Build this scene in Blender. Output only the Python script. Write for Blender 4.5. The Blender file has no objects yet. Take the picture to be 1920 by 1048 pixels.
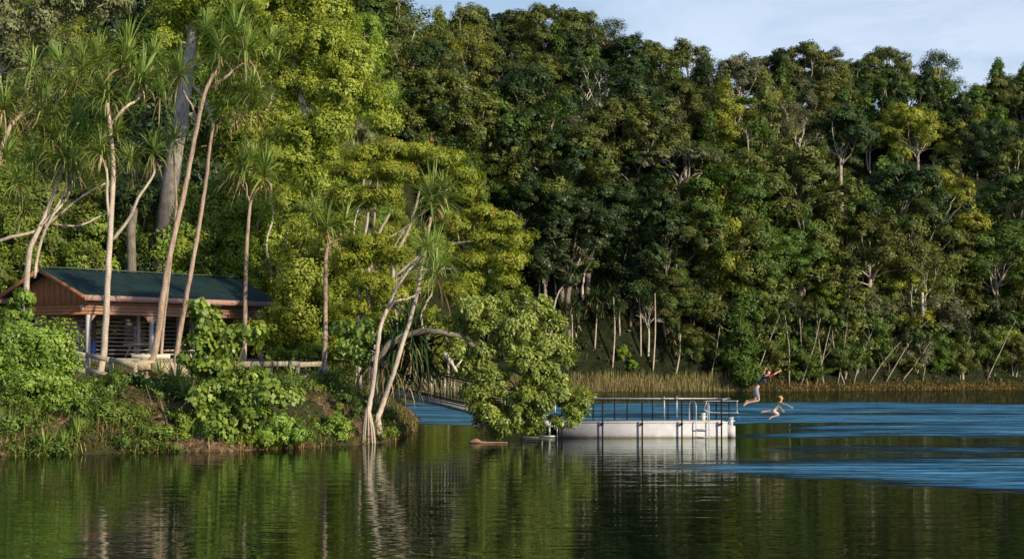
import bpy, bmesh, math, random
import numpy as np
from mathutils import Vector, Matrix
R = math.radians
rng = np.random.default_rng(7)
random.seed(7)
scene = bpy.context.scene
COL = scene.collection

# ------------------------------------------------------------------ camera model
F = 3467.0
TH = math.atan(164.0 / F)
CAMZ = 3.0
def ray(px, py):
    x, y, z = px - 960.0, F, 524.0 - py
    return x, y * math.cos(TH) - z * math.sin(TH), y * math.sin(TH) + z * math.cos(TH)
def P(px, py, Y):
    x, y, z = ray(px, py)
    t = Y / y
    return Vector((x * t, Y, CAMZ + z * t))
def PX(p):   # world -> photo pixel
    y = p[1] * math.cos(TH) + (p[2] - CAMZ) * math.sin(TH)
    z = -p[1] * math.sin(TH) + (p[2] - CAMZ) * math.cos(TH)
    return 960 + F * p[0] / y, 524 - F * z / y

cam_d = bpy.data.cameras.new("camera")
cam = bpy.data.objects.new("camera", cam_d)
COL.objects.link(cam)
cam.location = (0, 0, CAMZ)
cam.rotation_euler = (math.pi / 2 + TH, 0, 0)
cam_d.sensor_width = 36
cam_d.lens = 36 * F / 1920
cam_d.clip_end = 3000
cam_d.clip_start = 0.5
scene.camera = cam
scene.view_settings.view_transform = 'Standard'
scene.view_settings.look = 'None'
scene.view_settings.exposure = 0
scene.view_settings.gamma = 1
try:
    scene.cycles.max_bounces = 6
    scene.cycles.diffuse_bounces = 3
    scene.cycles.glossy_bounces = 3
    scene.cycles.transmission_bounces = 3
    scene.cycles.transparent_max_bounces = 6
    scene.cycles.caustics_reflective = False
    scene.cycles.caustics_refractive = False
    scene.cycles.sample_clamp_indirect = 4
    scene.cycles.use_denoising = True
except Exception:
    pass

# ------------------------------------------------------------------ node helpers
class NT:
    def __init__(s, nt):
        s.nt = nt
        nt.nodes.clear()
    def n(s, t, **kw):
        nd = s.nt.nodes.new(t)
        for k, v in kw.items():
            if k.startswith('i_'):
                nd.inputs[k[2:].replace('_', ' ')].default_value = v
            else:
                setattr(nd, k, v)
        return nd
    def l(s, a, b):
        s.nt.links.new(a, b)
    def math(s, op, a, b=None, c=None):
        nd = s.nt.nodes.new('ShaderNodeMath')
        nd.operation = op
        for i, v in enumerate((a, b, c)):
            if v is None: continue
            if isinstance(v, (int, float)): nd.inputs[i].default_value = v
            else: s.l(v, nd.inputs[i])
        return nd.outputs[0]
    def mix(s, f, a, b, blend='MIX'):
        nd = s.nt.nodes.new('ShaderNodeMix')
        nd.data_type = 'RGBA'; nd.blend_type = blend
        for k, v in ((0, f), (6, a), (7, b)):
            if isinstance(v, (int, float)): nd.inputs[k].default_value = v
            elif isinstance(v, tuple): nd.inputs[k].default_value = (*v[:3], 1)
            else: s.l(v, nd.inputs[k])
        return nd.outputs[2]
    def ramp(s, f, stops):
        nd = s.nt.nodes.new('ShaderNodeValToRGB')
        cr = nd.color_ramp
        while len(cr.elements) < len(stops): cr.elements.new(0.5)
        for e, (p, c) in zip(cr.elements, stops):
            e.position = p
            e.color = (*c, 1) if isinstance(c, tuple) else (c, c, c, 1)
        s.l(f, nd.inputs[0])
        return nd.outputs[0]
    def noise(s, vec, scale, detail=3, rough=.5, dist=0.0):
        nd = s.nt.nodes.new('ShaderNodeTexNoise')
        nd.inputs['Scale'].default_value = scale
        nd.inputs['Detail'].default_value = detail
        nd.inputs['Roughness'].default_value = rough
        nd.inputs['Distortion'].default_value = dist
        s.l(vec, nd.inputs['Vector'])
        return nd.outputs[0]
    def mapping(s, vec, scale=(1, 1, 1), rot=(0, 0, 0)):
        nd = s.nt.nodes.new('ShaderNodeMapping')
        nd.inputs['Scale'].default_value = scale
        nd.inputs['Rotation'].default_value = rot
        s.l(vec, nd.inputs['Vector'])
        return nd.outputs[0]
def newmat(name):
    m = bpy.data.materials.new(name)
    m.use_nodes = True
    return m, NT(m.node_tree)

def leaf_mat(name, dark, mid, light, trans=0.3, hue=0.0, gloss=0.35):
    """foliage: per-leaf tint ('tint' face attribute) picks between three greens"""
    m, t = newmat(name)
    at = t.n('ShaderNodeAttribute', attribute_name='tint')
    oi = t.n('ShaderNodeObjectInfo')
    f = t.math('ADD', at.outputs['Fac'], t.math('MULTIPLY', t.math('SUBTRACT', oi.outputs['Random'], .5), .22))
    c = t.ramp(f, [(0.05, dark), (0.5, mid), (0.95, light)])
    hs = t.n('ShaderNodeHueSaturation')
    t.l(c, hs.inputs['Color'])
    t.l(t.math('ADD', .5 + hue, t.math('MULTIPLY', t.math('SUBTRACT', oi.outputs['Random'], .5), .03)), hs.inputs['Hue'])
    hs.inputs['Saturation'].default_value = 1.0
    b = t.n('ShaderNodeBsdfPrincipled')
    t.l(hs.outputs[0], b.inputs['Base Color'])
    b.inputs['Roughness'].default_value = .48
    b.inputs['Specular IOR Level'].default_value = gloss
    tr = t.n('ShaderNodeBsdfTranslucent')
    tc = t.mix(1.0, hs.outputs[0], (1.0, 1.0, .45), 'MULTIPLY')
    t.l(tc, tr.inputs['Color'])
    mx = t.n('ShaderNodeMixShader')
    mx.inputs[0].default_value = trans
    t.l(b.outputs[0], mx.inputs[1]); t.l(tr.outputs[0], mx.inputs[2])
    o = t.n('ShaderNodeOutputMaterial')
    t.l(mx.outputs[0], o.inputs[0])
    return m

def bark_mat(name, c1, c2, ring=0.0, scale=3.0, zdark=None):
    m, t = newmat(name)
    g = t.n('ShaderNodeNewGeometry')
    v = g.outputs['Position']
    a = t.noise(t.mapping(v, (4, 4, .7)), scale, 5, .65)
    b_ = t.noise(v, 1.3, 3, .5)
    f = t.math('ADD', t.math('MULTIPLY', a, .7), t.math('MULTIPLY', b_, .3))
    c = t.ramp(f, [(.36, c1), (.6, c2)])
    h = a
    if ring:
        w = t.n('ShaderNodeTexWave', bands_direction='Z')
        w.inputs['Scale'].default_value = ring
        w.inputs['Distortion'].default_value = 2.5
        w.inputs['Detail'].default_value = 2
        t.l(v, w.inputs['Vector'])
        c = t.mix(t.math('MULTIPLY', w.outputs[1], .28), c, tuple(x * .55 for x in c1))
        h = t.math('ADD', a, t.math('MULTIPLY', w.outputs[1], .5))
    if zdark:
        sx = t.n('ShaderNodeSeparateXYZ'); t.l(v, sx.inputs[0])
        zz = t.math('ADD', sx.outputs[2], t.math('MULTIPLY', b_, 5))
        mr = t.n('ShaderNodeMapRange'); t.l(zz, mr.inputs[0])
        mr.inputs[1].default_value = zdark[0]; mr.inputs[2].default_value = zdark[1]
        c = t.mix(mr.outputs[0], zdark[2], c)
    bs = t.n('ShaderNodeBsdfPrincipled')
    t.l(c, bs.inputs['Base Color'])
    bs.inputs['Roughness'].default_value = .85
    bs.inputs['Specular IOR Level'].default_value = .2
    bp = t.n('ShaderNodeBump'); bp.inputs['Strength'].default_value = .7; bp.inputs['Distance'].default_value = .03
    t.l(h, bp.inputs['Height']); t.l(bp.outputs[0], bs.inputs['Normal'])
    o = t.n('ShaderNodeOutputMaterial'); t.l(bs.outputs[0], o.inputs[0])
    return m

def plain_mat(name, c1, c2=None, rough=.6, metal=0.0, scale=6, stretch=(1, 1, 1), bump=.2, spec=.4, stain=None):
    m, t = newmat(name)
    tc = t.n('ShaderNodeTexCoord')
    v = t.mapping(tc.outputs['Object'], stretch)
    a = t.noise(v, scale, 5, .6)
    c2 = c2 or tuple(x * .7 for x in c1)
    c = t.ramp(a, [(.35, c2), (.65, c1)])
    if stain:
        s_ = t.noise(t.mapping(tc.outputs['Object'], (1.2, 1.2, .5)), 2.2, 5, .65, 1.5)
        c = t.mix(t.ramp(s_, [(.5, 0.0), (.68, 1.0)]), c, stain)
    b = t.n('ShaderNodeBsdfPrincipled')
    t.l(c, b.inputs['Base Color'])
    b.inputs['Roughness'].default_value = rough
    b.inputs['Metallic'].default_value = metal
    b.inputs['Specular IOR Level'].default_value = spec
    bp = t.n('ShaderNodeBump'); bp.inputs['Strength'].default_value = bump; bp.inputs['Distance'].default_value = .01
    t.l(a, bp.inputs['Height']); t.l(bp.outputs[0], b.inputs['Normal'])
    o = t.n('ShaderNodeOutputMaterial'); t.l(b.outputs[0], o.inputs[0])
    return m

M = {}
M['olive']  = leaf_mat('leaf_olive', (0.034, 0.053, 0.014), (0.126, 0.158, 0.036), (0.288, 0.312, 0.070), .25)
M['deep']   = leaf_mat('leaf_deep', (0.014, 0.029, 0.011), (0.041, 0.076, 0.023), (0.090, 0.134, 0.039), .2)
M['mid']    = leaf_mat('leaf_mid', (0.032, 0.068, 0.015), (0.102, 0.180, 0.036), (0.215, 0.299, 0.057), .28)
M['yellow'] = leaf_mat('leaf_yellow', (0.106, 0.133, 0.017), (0.278, 0.319, 0.040), (0.490, 0.502, 0.078), .3)
M['grey']   = leaf_mat('leaf_grey', (0.058, 0.069, 0.036), (0.141, 0.157, 0.083), (0.248, 0.255, 0.141), .2)
M['lime']   = leaf_mat('leaf_lime', (0.111, 0.190, 0.022), (0.267, 0.402, 0.045), (0.446, 0.580, 0.079), .35)
M['gold']   = leaf_mat('leaf_gold', (0.095, 0.140, 0.018), (0.302, 0.381, 0.047), (0.605, 0.638, 0.106), .40)
M['feather']= leaf_mat('leaf_feather', (0.105, 0.160, 0.020), (0.330, 0.418, 0.048), (0.616, 0.649, 0.099), .42)
M['over']   = leaf_mat('leaf_overhang', (0.094, 0.149, 0.024), (0.286, 0.385, 0.072), (0.572, 0.638, 0.165), .38, gloss=.7)
M['heart']  = leaf_mat('leaf_heart', (0.066, 0.132, 0.018), (0.209, 0.319, 0.044), (0.462, 0.550, 0.110), .36, gloss=.7)
M['bush']   = leaf_mat('leaf_bush', (0.080, 0.168, 0.027), (0.244, 0.394, 0.060), (0.516, 0.625, 0.122), .32, gloss=.5)
M['pand']   = leaf_mat('leaf_pandanus', (0.099, 0.182, 0.033), (0.275, 0.396, 0.083), (0.550, 0.616, 0.187), .38, gloss=.8)
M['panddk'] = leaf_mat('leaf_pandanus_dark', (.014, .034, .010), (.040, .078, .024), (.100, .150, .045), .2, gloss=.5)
M['dead']   = leaf_mat('leaf_dead', (0.172, 0.122, 0.065), (0.372, 0.272, 0.151), (0.601, 0.472, 0.286), .2)
M['orange'] = leaf_mat('leaf_orange', (0.242, 0.077, 0.013), (0.462, 0.154, 0.022), (0.605, 0.275, 0.044), .3)
M['red']    = leaf_mat('leaf_rust', (0.070, 0.025, 0.012), (0.140, 0.045, 0.022), (0.220, 0.080, 0.040), .2)
M['reed']   = leaf_mat('leaf_reed', (0.130, 0.105, 0.045), (0.310, 0.250, 0.115), (0.500, 0.420, 0.220), .25)
M['straw']  = leaf_mat('leaf_straw', (0.163, 0.112, 0.037), (0.338, 0.250, 0.088), (0.500, 0.388, 0.150), .25)
M['herb']   = leaf_mat('leaf_herb', (0.030, 0.070, 0.012), (0.105, 0.185, 0.030), (0.270, 0.340, 0.065), .3)
M['fern']   = leaf_mat('leaf_fern', (0.047, 0.118, 0.012), (0.125, 0.250, 0.031), (0.234, 0.374, 0.047), .35)
M['litter'] = leaf_mat('leaf_litter', (0.045, 0.026, 0.014), (0.120, 0.072, 0.040), (0.240, 0.155, 0.090), .05)
M['n_mid'] = leaf_mat('leaf_near_mid', (0.060, 0.102, 0.017), (0.192, 0.270, 0.042), (0.384, 0.456, 0.084), .38)
M['n_lime'] = leaf_mat('leaf_near_lime', (0.079, 0.146, 0.018), (0.244, 0.366, 0.046), (0.488, 0.586, 0.104), .38)
M['n_yellow'] = leaf_mat('leaf_near_yellow', (0.090, 0.126, 0.018), (0.270, 0.330, 0.046), (0.516, 0.552, 0.102), .38)
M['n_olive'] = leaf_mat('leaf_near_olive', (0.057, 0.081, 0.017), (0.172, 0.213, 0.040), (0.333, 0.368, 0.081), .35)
M['n_grey'] = leaf_mat('leaf_near_grey', (0.077, 0.094, 0.044), (0.220, 0.248, 0.116), (0.385, 0.407, 0.209), .3)
M['bpale']  = bark_mat('bark_pale', (.24, .20, .16), (.52, .46, .39))
M['bgrey']  = bark_mat('bark_grey', (.10, .088, .075), (.27, .24, .20))
M['bbrown'] = bark_mat('bark_brown', (.09, .062, .045), (.24, .175, .13))
M['bwhite'] = bark_mat('bark_white', (.45, .40, .34), (.72, .66, .58))
M['bpand']  = bark_mat('bark_pandanus', (.26, .18, .14), (.60, .46, .36), ring=5.5)
M['bpandw'] = bark_mat('bark_pandanus_pale', (.42, .33, .27), (.74, .64, .55), ring=5.5)
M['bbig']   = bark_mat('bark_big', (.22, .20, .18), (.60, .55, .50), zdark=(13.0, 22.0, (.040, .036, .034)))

# ------------------------------------------------------------------ mesh builder
class MB:
    def __init__(s):
        s.v = []; s.q = []; s.t = []; s.nv = 0; s.tq = []; s.mi = []
    def add(s, v, q, tint=None, mi=0):
        v = np.asarray(v, dtype=np.float32).reshape(-1, 3)
        q = np.asarray(q, dtype=np.int32).reshape(-1, 4)
        s.v.append(v); s.q.append(q + s.nv); s.nv += len(v)
        if tint is None: tint = np.full(len(q), .5, np.float32)
        s.tq.append(np.broadcast_to(np.asarray(tint, np.float32), (len(q),)))
        s.mi.append(np.full(len(q), mi, np.int32))
        return s
    def mesh(s, name, mats, smooth=False):
        me = bpy.data.meshes.new(name)
        v = np.concatenate(s.v); q = np.concatenate(s.q)
        tr = q[:, 3] < 0 if False else None
        me.vertices.add(len(v)); me.vertices.foreach_set('co', v.ravel())
        me.loops.add(len(q) * 4); me.loops.foreach_set('vertex_index', q.ravel())
        me.polygons.add(len(q)); me.polygons.foreach_set('loop_start', np.arange(0, len(q) * 4, 4, dtype=np.int32))
        me.polygons.foreach_set('material_index', np.concatenate(s.mi))
        if smooth: me.polygons.foreach_set('use_smooth', np.ones(len(q), bool))
        a = me.attributes.new('tint', 'FLOAT', 'FACE')
        a.data.foreach_set('value', np.concatenate(s.tq))
        for m in (mats if isinstance(mats, (list, tuple)) else [mats]): me.materials.append(m)
        me.update(calc_edges=True)
        return me
    def build(s, name, mats, parent=None, smooth=False):
        o = bpy.data.objects.new(name, s.mesh(name, mats, smooth))
        COL.objects.link(o)
        if parent: o.parent = parent
        return o
    # solid helpers ---------------------------------------------------
    def box(s, c, size, ax=None, mi=0, bev=0.0):
        """box centred at c with half axes along ax (3 unit vectors)"""
        ax = ax or (Vector((1, 0, 0)), Vector((0, 1, 0)), Vector((0, 0, 1)))
        hx, hy, hz = [k / 2 for k in size]
        pts = []
        for dx, dy, dz in ((-1,-1,-1),(1,-1,-1),(1,1,-1),(-1,1,-1),(-1,-1,1),(1,-1,1),(1,1,1),(-1,1,1)):
            pts.append(tuple(Vector(c) + ax[0]*dx*hx + ax[1]*dy*hy + ax[2]*dz*hz))
        s.add(pts, [(0,3,2,1),(4,5,6,7),(0,1,5,4),(1,2,6,5),(2,3,7,6),(3,0,4,7)], mi=mi)
        return s
    def beam(s, a, b, w, h, mi=0, up=Vector((0, 0, 1))):
        a, b = Vector(a), Vector(b)
        d = (b - a); L = d.length; d.normalize()
        side = d.cross(up)
        if side.length < 1e-4: side = d.cross(Vector((1, 0, 0)))
        side.normalize(); u = side.cross(d)
        return s.box((a + b) / 2, (L, w, h), (d, side, u), mi)
    def tube(s, pts, rad, n=8, mi=0, tint=.5, cap=True, wob=0.0):
        pts = [Vector(p) for p in pts]
        k = len(pts)
        rad = [rad] * k if isinstance(rad, (int, float)) else list(rad)
        V = []
        ref = Vector((0.3, -0.95, .1))
        for i, p in enumerate(pts):
            d = (pts[min(i + 1, k - 1)] - pts[max(i - 1, 0)])
            if d.length < 1e-9: d = Vector((0, 0, 1))
            d.normalize()
            a = d.cross(ref)
            if a.length < .05: a = d.cross(Vector((1, 0, 0)))
            a.normalize(); b = d.cross(a)
            for j in range(n):
                t = 2 * math.pi * j / n
                r = rad[i] * (1 + wob * math.sin(3 * t + i * 1.7) * .6 + wob * random.uniform(-.5, .5))
                V.append(tuple(p + (a * math.cos(t) + b * math.sin(t)) * r))
        Q = []
        for i in range(k - 1):
            for j in range(n):
                j2 = (j + 1) % n
                Q.append((i*n+j, i*n+j2, (i+1)*n+j2, (i+1)*n+j))
        if cap:
            base = len(V)
            V.append(tuple(pts[0])); V.append(tuple(pts[-1]))
            for j in range(0, n, 2):
                j1, j2 = (j + 1) % n, (j + 2) % n
                Q.append((base, j2, j1, j))
                o = (k - 1) * n
                Q.append((base + 1, o + j, o + j1, o + j2))
        s.add(V, Q, tint, mi)
        return s
    def leaves(s, c, a, nrm, L, W, tint, mi=0):
        """rhombic leaf blades; c,a,nrm (N,3); L,W (N,)"""
        a = a / np.maximum(np.linalg.norm(a, axis=1, keepdims=True), 1e-6)
        b = np.cross(nrm, a); b /= np.maximum(np.linalg.norm(b, axis=1, keepdims=True), 1e-6)
        L = np.asarray(L).reshape(-1, 1); W = np.asarray(W).reshape(-1, 1)
        nn = np.cross(a, b)
        v = np.stack([c - a*L*.5, c + b*W*.5 + a*L*.06 + nn*W*.12, c + a*L*.5 - nn*L*.06, c - b*W*.5 + a*L*.06 + nn*W*.12], 1).reshape(-1, 3)
        q = np.arange(len(c) * 4).reshape(-1, 4)
        return s.add(v, q, tint, mi)
    def blades(s, base, d0, droop, L, W, tint, seg=4, mi=0, kink=None):
        """curved strap leaves. base,d0 (N,3); droop,L,W (N,)"""
        N = len(base)
        d = d0 / np.linalg.norm(d0, axis=1, keepdims=True)
        p = base.copy()
        side = np.cross(d, np.array([0, 0, 1.0])); side += rng.normal(0, .08, side.shape)
        side /= np.maximum(np.linalg.norm(side, axis=1, keepdims=True), 1e-6)
        rows = []
        for i in range(seg + 1):
            f = i / seg
            w = (W * (1 - f ** 2.2) * (.75 + .5 * min(f * 3, 1)) * .5).reshape(-1, 1)
            up = np.cross(side, d)
            rows.append(np.stack([p - side * w + up * w * .5, p, p + side * w + up * w * .5], 1))
            st = (L / seg).reshape(-1, 1)
            p = p + d * st
            g = (droop * (0.25 + 1.5 * f)).reshape(-1, 1)
            if kink is not None:
                g = g + np.where((kink >= i / seg) & (kink < (i + 1) / seg), 2.0, 0.0).reshape(-1, 1)
            d = d + np.array([0, 0, -1.0]) * g / seg * 2
            d /= np.linalg.norm(d, axis=1, keepdims=True)
        V = np.stack(rows, 1)  # N,seg+1,3,3
        V = V.reshape(-1, 3)
        Q = []
        idx = np.arange(N).reshape(-1, 1) * (seg + 1) * 3
        for i in range(seg):
            for j in (0, 1):
                a0 = idx + i * 3 + j
                Q.append(np.concatenate([a0, a0 + 1, a0 + 4, a0 + 3], 1))
        Q = np.stack(Q, 1).reshape(-1, 4)
        return s.add(V, Q, np.repeat(tint, seg * 2), mi)

def unit(n):
    v = rng.normal(size=(n, 3)); return v / np.linalg.norm(v, axis=1, keepdims=True)

def foliage(mb, lobes, n, leaf, cl=None, clr=.5, flat=0.0, droop=0.0, aspect=.5, shell=.8, under=.35, mi=0, base_t=.5, spread=.14):
    """clumps of leaves over the surface and volume of ellipsoid lobes"""
    lobes = np.array(lobes, float)
    area = (lobes[:, 3] * lobes[:, 5] + lobes[:, 3] * lobes[:, 4] + lobes[:, 4] * lobes[:, 5])
    pr = area / area.sum()
    cl = cl or max(20, int(n / 58))
    li = rng.choice(len(lobes), cl, p=pr)
    d = unit(cl)
    low = d[:, 2] < -.25
    flip = low & (rng.random(cl) > under)
    d[flip, 2] *= -1
    rr = np.clip(shell + rng.normal(0, .16, cl), .25, 1.12)
    lump = 1 + .14 * np.sin(d[:, 0] * 7 + li * 2.1) * np.sin(d[:, 1] * 6 + li) + .08 * np.sin(d[:, 2] * 11 + li * 3)
    cc = lobes[li, :3] + d * lobes[li, 3:6] * (rr * lump)[:, None]
    csz = clr * np.exp(rng.normal(0, .3, cl))
    ct = rng.normal(0, .11, cl)
    k = rng.choice(cl, n, p=(csz ** 2) / (csz ** 2).sum())
    off = unit(n) * (rng.random(n) ** .45)[:, None]
    off[:, 2] *= (1 - .55 * flat) * .92
    c = cc[k] + off * csz[k][:, None]
    nrm = d[k] * .75 + off * .6 + unit(n) * .36 + np.array([0, 0, .18 + flat * .35])
    nrm /= np.linalg.norm(nrm, axis=1, keepdims=True)
    a = off * .8 + d[k] * .4 + unit(n) * .7; a[:, 2] -= droop
    a = a - nrm * (a * nrm).sum(1)[:, None] * (1 - min(droop, .6))
    L = leaf * np.exp(rng.normal(0, .28, n))
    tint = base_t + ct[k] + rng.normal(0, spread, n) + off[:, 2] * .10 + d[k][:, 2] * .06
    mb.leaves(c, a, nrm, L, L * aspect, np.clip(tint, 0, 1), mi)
    return cc

def curve_pts(pts, n=4, jit=0.0):
    """Catmull-Rom through pts"""
    pts = [Vector(p) for p in pts]
    if len(pts) < 3:
        a, b = pts
        return [a.lerp(b, i / (n)) for i in range(n + 1)]
    P_ = [pts[0] * 2 - pts[1]] + pts + [pts[-1] * 2 - pts[-2]]
    out = []
    for i in range(1, len(P_) - 2):
        p0, p1, p2, p3 = P_[i-1:i+3]
        for k in range(n):
            t = k / n
            q = .5 * ((2*p1) + (p2-p0)*t + (2*p0-5*p1+4*p2-p3)*t*t + (3*p1-p0-3*p2+p3)*t**3)
            if jit and (i > 1 or k): q = q + Vector([random.uniform(-jit, jit) for _ in range(3)])
            out.append(q)
    out.append(pts[-1])
    return out
def lerp_r(r0, r1, n, p=1.0):
    return [r0 + (r1 - r0) * (i / (n - 1)) ** p for i in range(n)]

def limbs(mb, start, targets, r, sub=3, reach=.9, n=6, twig=.018):
    """branches from a trunk point to lobe centres, forking toward their surface"""
    start = Vector(start)
    for (x, y, z, rx, ry, rz) in targets:
        c = Vector((x, y, z))
        mid = start.lerp(c, .5) + Vector((random.uniform(-.12, .12), random.uniform(-.12, .12), random.uniform(-.02, .16))) * (c - start).length
        pp = curve_pts([start, mid, c], 4, .02 * (c - start).length)
        mb.tube(pp, lerp_r(r, r * .42, len(pp)), n)
        for _ in range(sub):
            d = Vector(unit(1)[0]); d.z = abs(d.z) * .8 - .1
            e = c + Vector((d.x * rx, d.y * ry, d.z * rz)) * reach
            b0 = pp[random.randint(len(pp) // 2, len(pp) - 1)]
            m2 = b0.lerp(e, .5) + Vector((random.uniform(-1, 1), random.uniform(-1, 1), random.uniform(-.3, 1))) * .12 * (e - b0).length
            q = curve_pts([b0, m2, e], 3, .02 * (e - b0).length)
            mb.tube(q, lerp_r(r * .38, twig, len(q)), 5, cap=False)
            for _ in range(2):
                b1 = q[random.randint(2, len(q) - 2)]
                e2 = b1 + Vector(unit(1)[0]) * random.uniform(.2, .45) * rx + Vector((0, 0, .15 * rz))
                q2 = curve_pts([b1, b1.lerp(e2, .5) + Vector(unit(1)[0]) * .06 * rx, e2], 2)
                mb.tube(q2, lerp_r(r * .18, twig * .7, len(q2)), 4, cap=False)

# ------------------------------------------------------------------ tagging
def tag(o, label=None, cat=None, group=None, kind=None):
    if label: o['label'] = label
    if cat: o['category'] = cat
    if group: o['group'] = group
    if kind: o['kind'] = kind
    return o
def thing(name, label, cat, loc=(0, 0, 0), rz=0, group=None):
    o = bpy.data.objects.new(name, None)
    o.empty_display_size = .3
    COL.objects.link(o)
    o.location = loc; o.rotation_euler = (0, 0, rz)
    return tag(o, label, cat, group)
def hook(o, parent):
    """parent a mesh built in world coordinates under an empty standing at its base"""
    o.parent = parent
    o.matrix_parent_inverse = Matrix.Translation(parent.location).inverted()
    return o
def inst(name, mesh, parent, loc=(0, 0, 0), rot=(0, 0, 0), sc=1.0, mat=None):
    o = bpy.data.objects.new(name, mesh)
    COL.objects.link(o)
    o.parent = parent; o.location = loc; o.rotation_euler = rot
    o.scale = (sc, sc, sc) if isinstance(sc, (int, float)) else sc
    if mat:
        o.material_slots[0].link = 'OBJECT'; o.material_slots[0].material = mat
    return o

# ------------------------------------------------------------------ terrain
SHORE = [(-400, 40), (-120, 45), (-40, 54), (-25, 58.5), (-17.2, 62.3), (-14.2, 64.5), (-10.7, 66.0), (-8.4, 68.2), (-6.3, 71.2), (-5.0, 75.5),
         (-4.8, 80), (-4.9, 90), (-5.5, 105), (-7, 125), (-9, 150), (-12, 180), (-12, 205), (-8, 222), (0, 229),
         (15, 230), (30, 231), (45, 237), (68, 246), (150, 265), (400, 300), (400, 800), (-400, 800)]
SA = np.array(SHORE, float)
def sdist(x, y):
    x = np.asarray(x, float); y = np.asarray(y, float)
    best = np.full(x.shape, 1e9); ins = np.zeros(x.shape, bool)
    n = len(SA)
    for i in range(n):
        x0, y0 = SA[i]; x1, y1 = SA[(i + 1) % n]
        dx, dy = x1 - x0, y1 - y0
        t = np.clip(((x - x0) * dx + (y - y0) * dy) / (dx * dx + dy * dy), 0, 1)
        dd = np.hypot(x - x0 - t * dx, y - y0 - t * dy)
        if n - 3 <= i: dd = np.full(x.shape, 1e9)
        best = np.minimum(best, dd)
        c = ((y0 > y) != (y1 > y)) & (x < dx * (y - y0) / (dy if dy else 1e-9) + x0)
        ins ^= c
    return np.where(ins, best, -best)
def sstep(t, a, b):
    t = np.clip((t - a) / (b - a), 0, 1); return t * t * (3 - 2 * t)
def height(x, y):
    x = np.asarray(x, float); y = np.asarray(y, float)
    wob = .35 * np.sin(x * 1.3 + y * .7) * np.sin(y * 1.1 - x * .4) + .2 * np.sin(x * 3.1) * np.sin(y * 2.7 + 1)
    d = sdist(x, y) + wob * sstep(y, 160, 150)
    near = np.interp(d, [-30, -3, 0, .7, 1.8, 3.6, 7, 14, 24, 40, 80, 200], [-6, -1.2, 0, .75, 1.55, 2.2, 2.5, 3.1, 3.35, 4.2, 14, 40])
    hy = .36 * np.clip(y - 108, 0, 100) * sstep(d, 1, 13)
    near = near + hy
    g = 40 * np.exp(-((x - 8) / 10.5) ** 2) - 13 * np.exp(-((x - 33) / 9) ** 2) + 6 * np.exp(-((x - 62) / 7) ** 2)
    df = d - np.clip(g, -9, 40) * sstep(d, 0, 22) * (1 - sstep(d, 50, 92))
    far = np.interp(df, [-30, -3, 0, 3, 9, 50, 88, 120, 400], [-6, -1.2, 0, .7, 2.2, 26, 48, 52, 40])
    far = far + 4.5 * np.exp(-((x - 6) / 24) ** 2) * sstep(d, 40, 90) + 5 * sstep(-x, 5, 30) * sstep(d, 40, 90) - 1.5*np.sin(x*.09)*sstep(d,40,80)
    w = sstep(y, 150, 225)
    h = np.where(d > 0, np.maximum(near * (1 - sstep(y, 205, 300) * sstep(x, -30, -6)), far * w), np.minimum(near, 0))
    h = h + (d > 1) * (.12 * np.sin(x * 2.3 + y) * np.sin(y * 1.9) + .06 * np.sin(x * 6 + 2 * y) * np.sin(5 * y))
    return h
def hz(x, y):
    return float(height(np.array([x]), np.array([y]))[0])

def grid_mesh(name, xs, ys, zf, mat, smooth=True, attr=None):
    X, Y = np.meshgrid(xs, ys)
    Z = zf(X, Y)
    v = np.stack([X, Y, Z], -1).reshape(-1, 3)
    nx, ny = len(xs), len(ys)
    i = np.arange((nx - 1) * (ny - 1)); r = i // (nx - 1); c = i % (nx - 1)
    a = r * nx + c
    q = np.stack([a, a + 1, a + nx + 1, a + nx], 1)
    mb = MB(); mb.add(v, q)
    o = mb.build(name, mat, smooth=smooth)
    if attr:
        at = o.data.attributes.new(attr[0], 'FLOAT', 'POINT')
        at.data.foreach_set('value', attr[1](X, Y).ravel().astype(np.float32))
    return o
def axis(parts):
    out = []
    for a, b, s in parts: out += list(np.arange(a, b, s))
    return np.array(out + [parts[-1][1]])
m, t = newmat('ground_soil')
g = t.n('ShaderNodeNewGeometry'); v = g.outputs['Position']
n1 = t.noise(v, .9, 6, .7); n2 = t.noise(v, 6, 4, .6); n3 = t.noise(v, .35, 3, .5)
c = t.ramp(n2, [(.3, (.045, .028, .017)), (.5, (.15, .095, .060)), (.7, (.34, .24, .155))])
c = t.mix(t.ramp(n3, [(.42, 0.0), (.6, .85)]), c, (.030, .040, .014))
sx = t.n('ShaderNodeSeparateXYZ'); t.l(v, sx.inputs[0])
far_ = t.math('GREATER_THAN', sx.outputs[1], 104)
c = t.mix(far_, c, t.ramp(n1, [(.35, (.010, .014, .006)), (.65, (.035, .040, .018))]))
b = t.n('ShaderNodeBsdfPrincipled'); t.l(c, b.inputs['Base Color']); b.inputs['Roughness'].default_value = .95
b.inputs['Specular IOR Level'].default_value = .1
bp = t.n('ShaderNodeBump'); bp.inputs['Strength'].default_value = 1; bp.inputs['Distance'].default_value = .12
t.l(t.math('ADD', n1, n2), bp.inputs['Height']); t.l(bp.outputs[0], b.inputs['Normal'])
o = t.n('ShaderNodeOutputMaterial'); t.l(b.outputs[0], o.inputs[0])
M['soil'] = m
ground = grid_mesh('ground', axis([(-400, -60, 20), (-60, -26, 2), (-26, -3, .3), (-3, 110, 2), (110, 400, 20)]),
                   axis([(-60, 50, 10), (50, 60, 1), (60, 90, .3), (90, 110, .8), (110, 420, 2), (420, 800, 30)]), height, M['soil'])
tag(ground, kind='structure')

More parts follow.
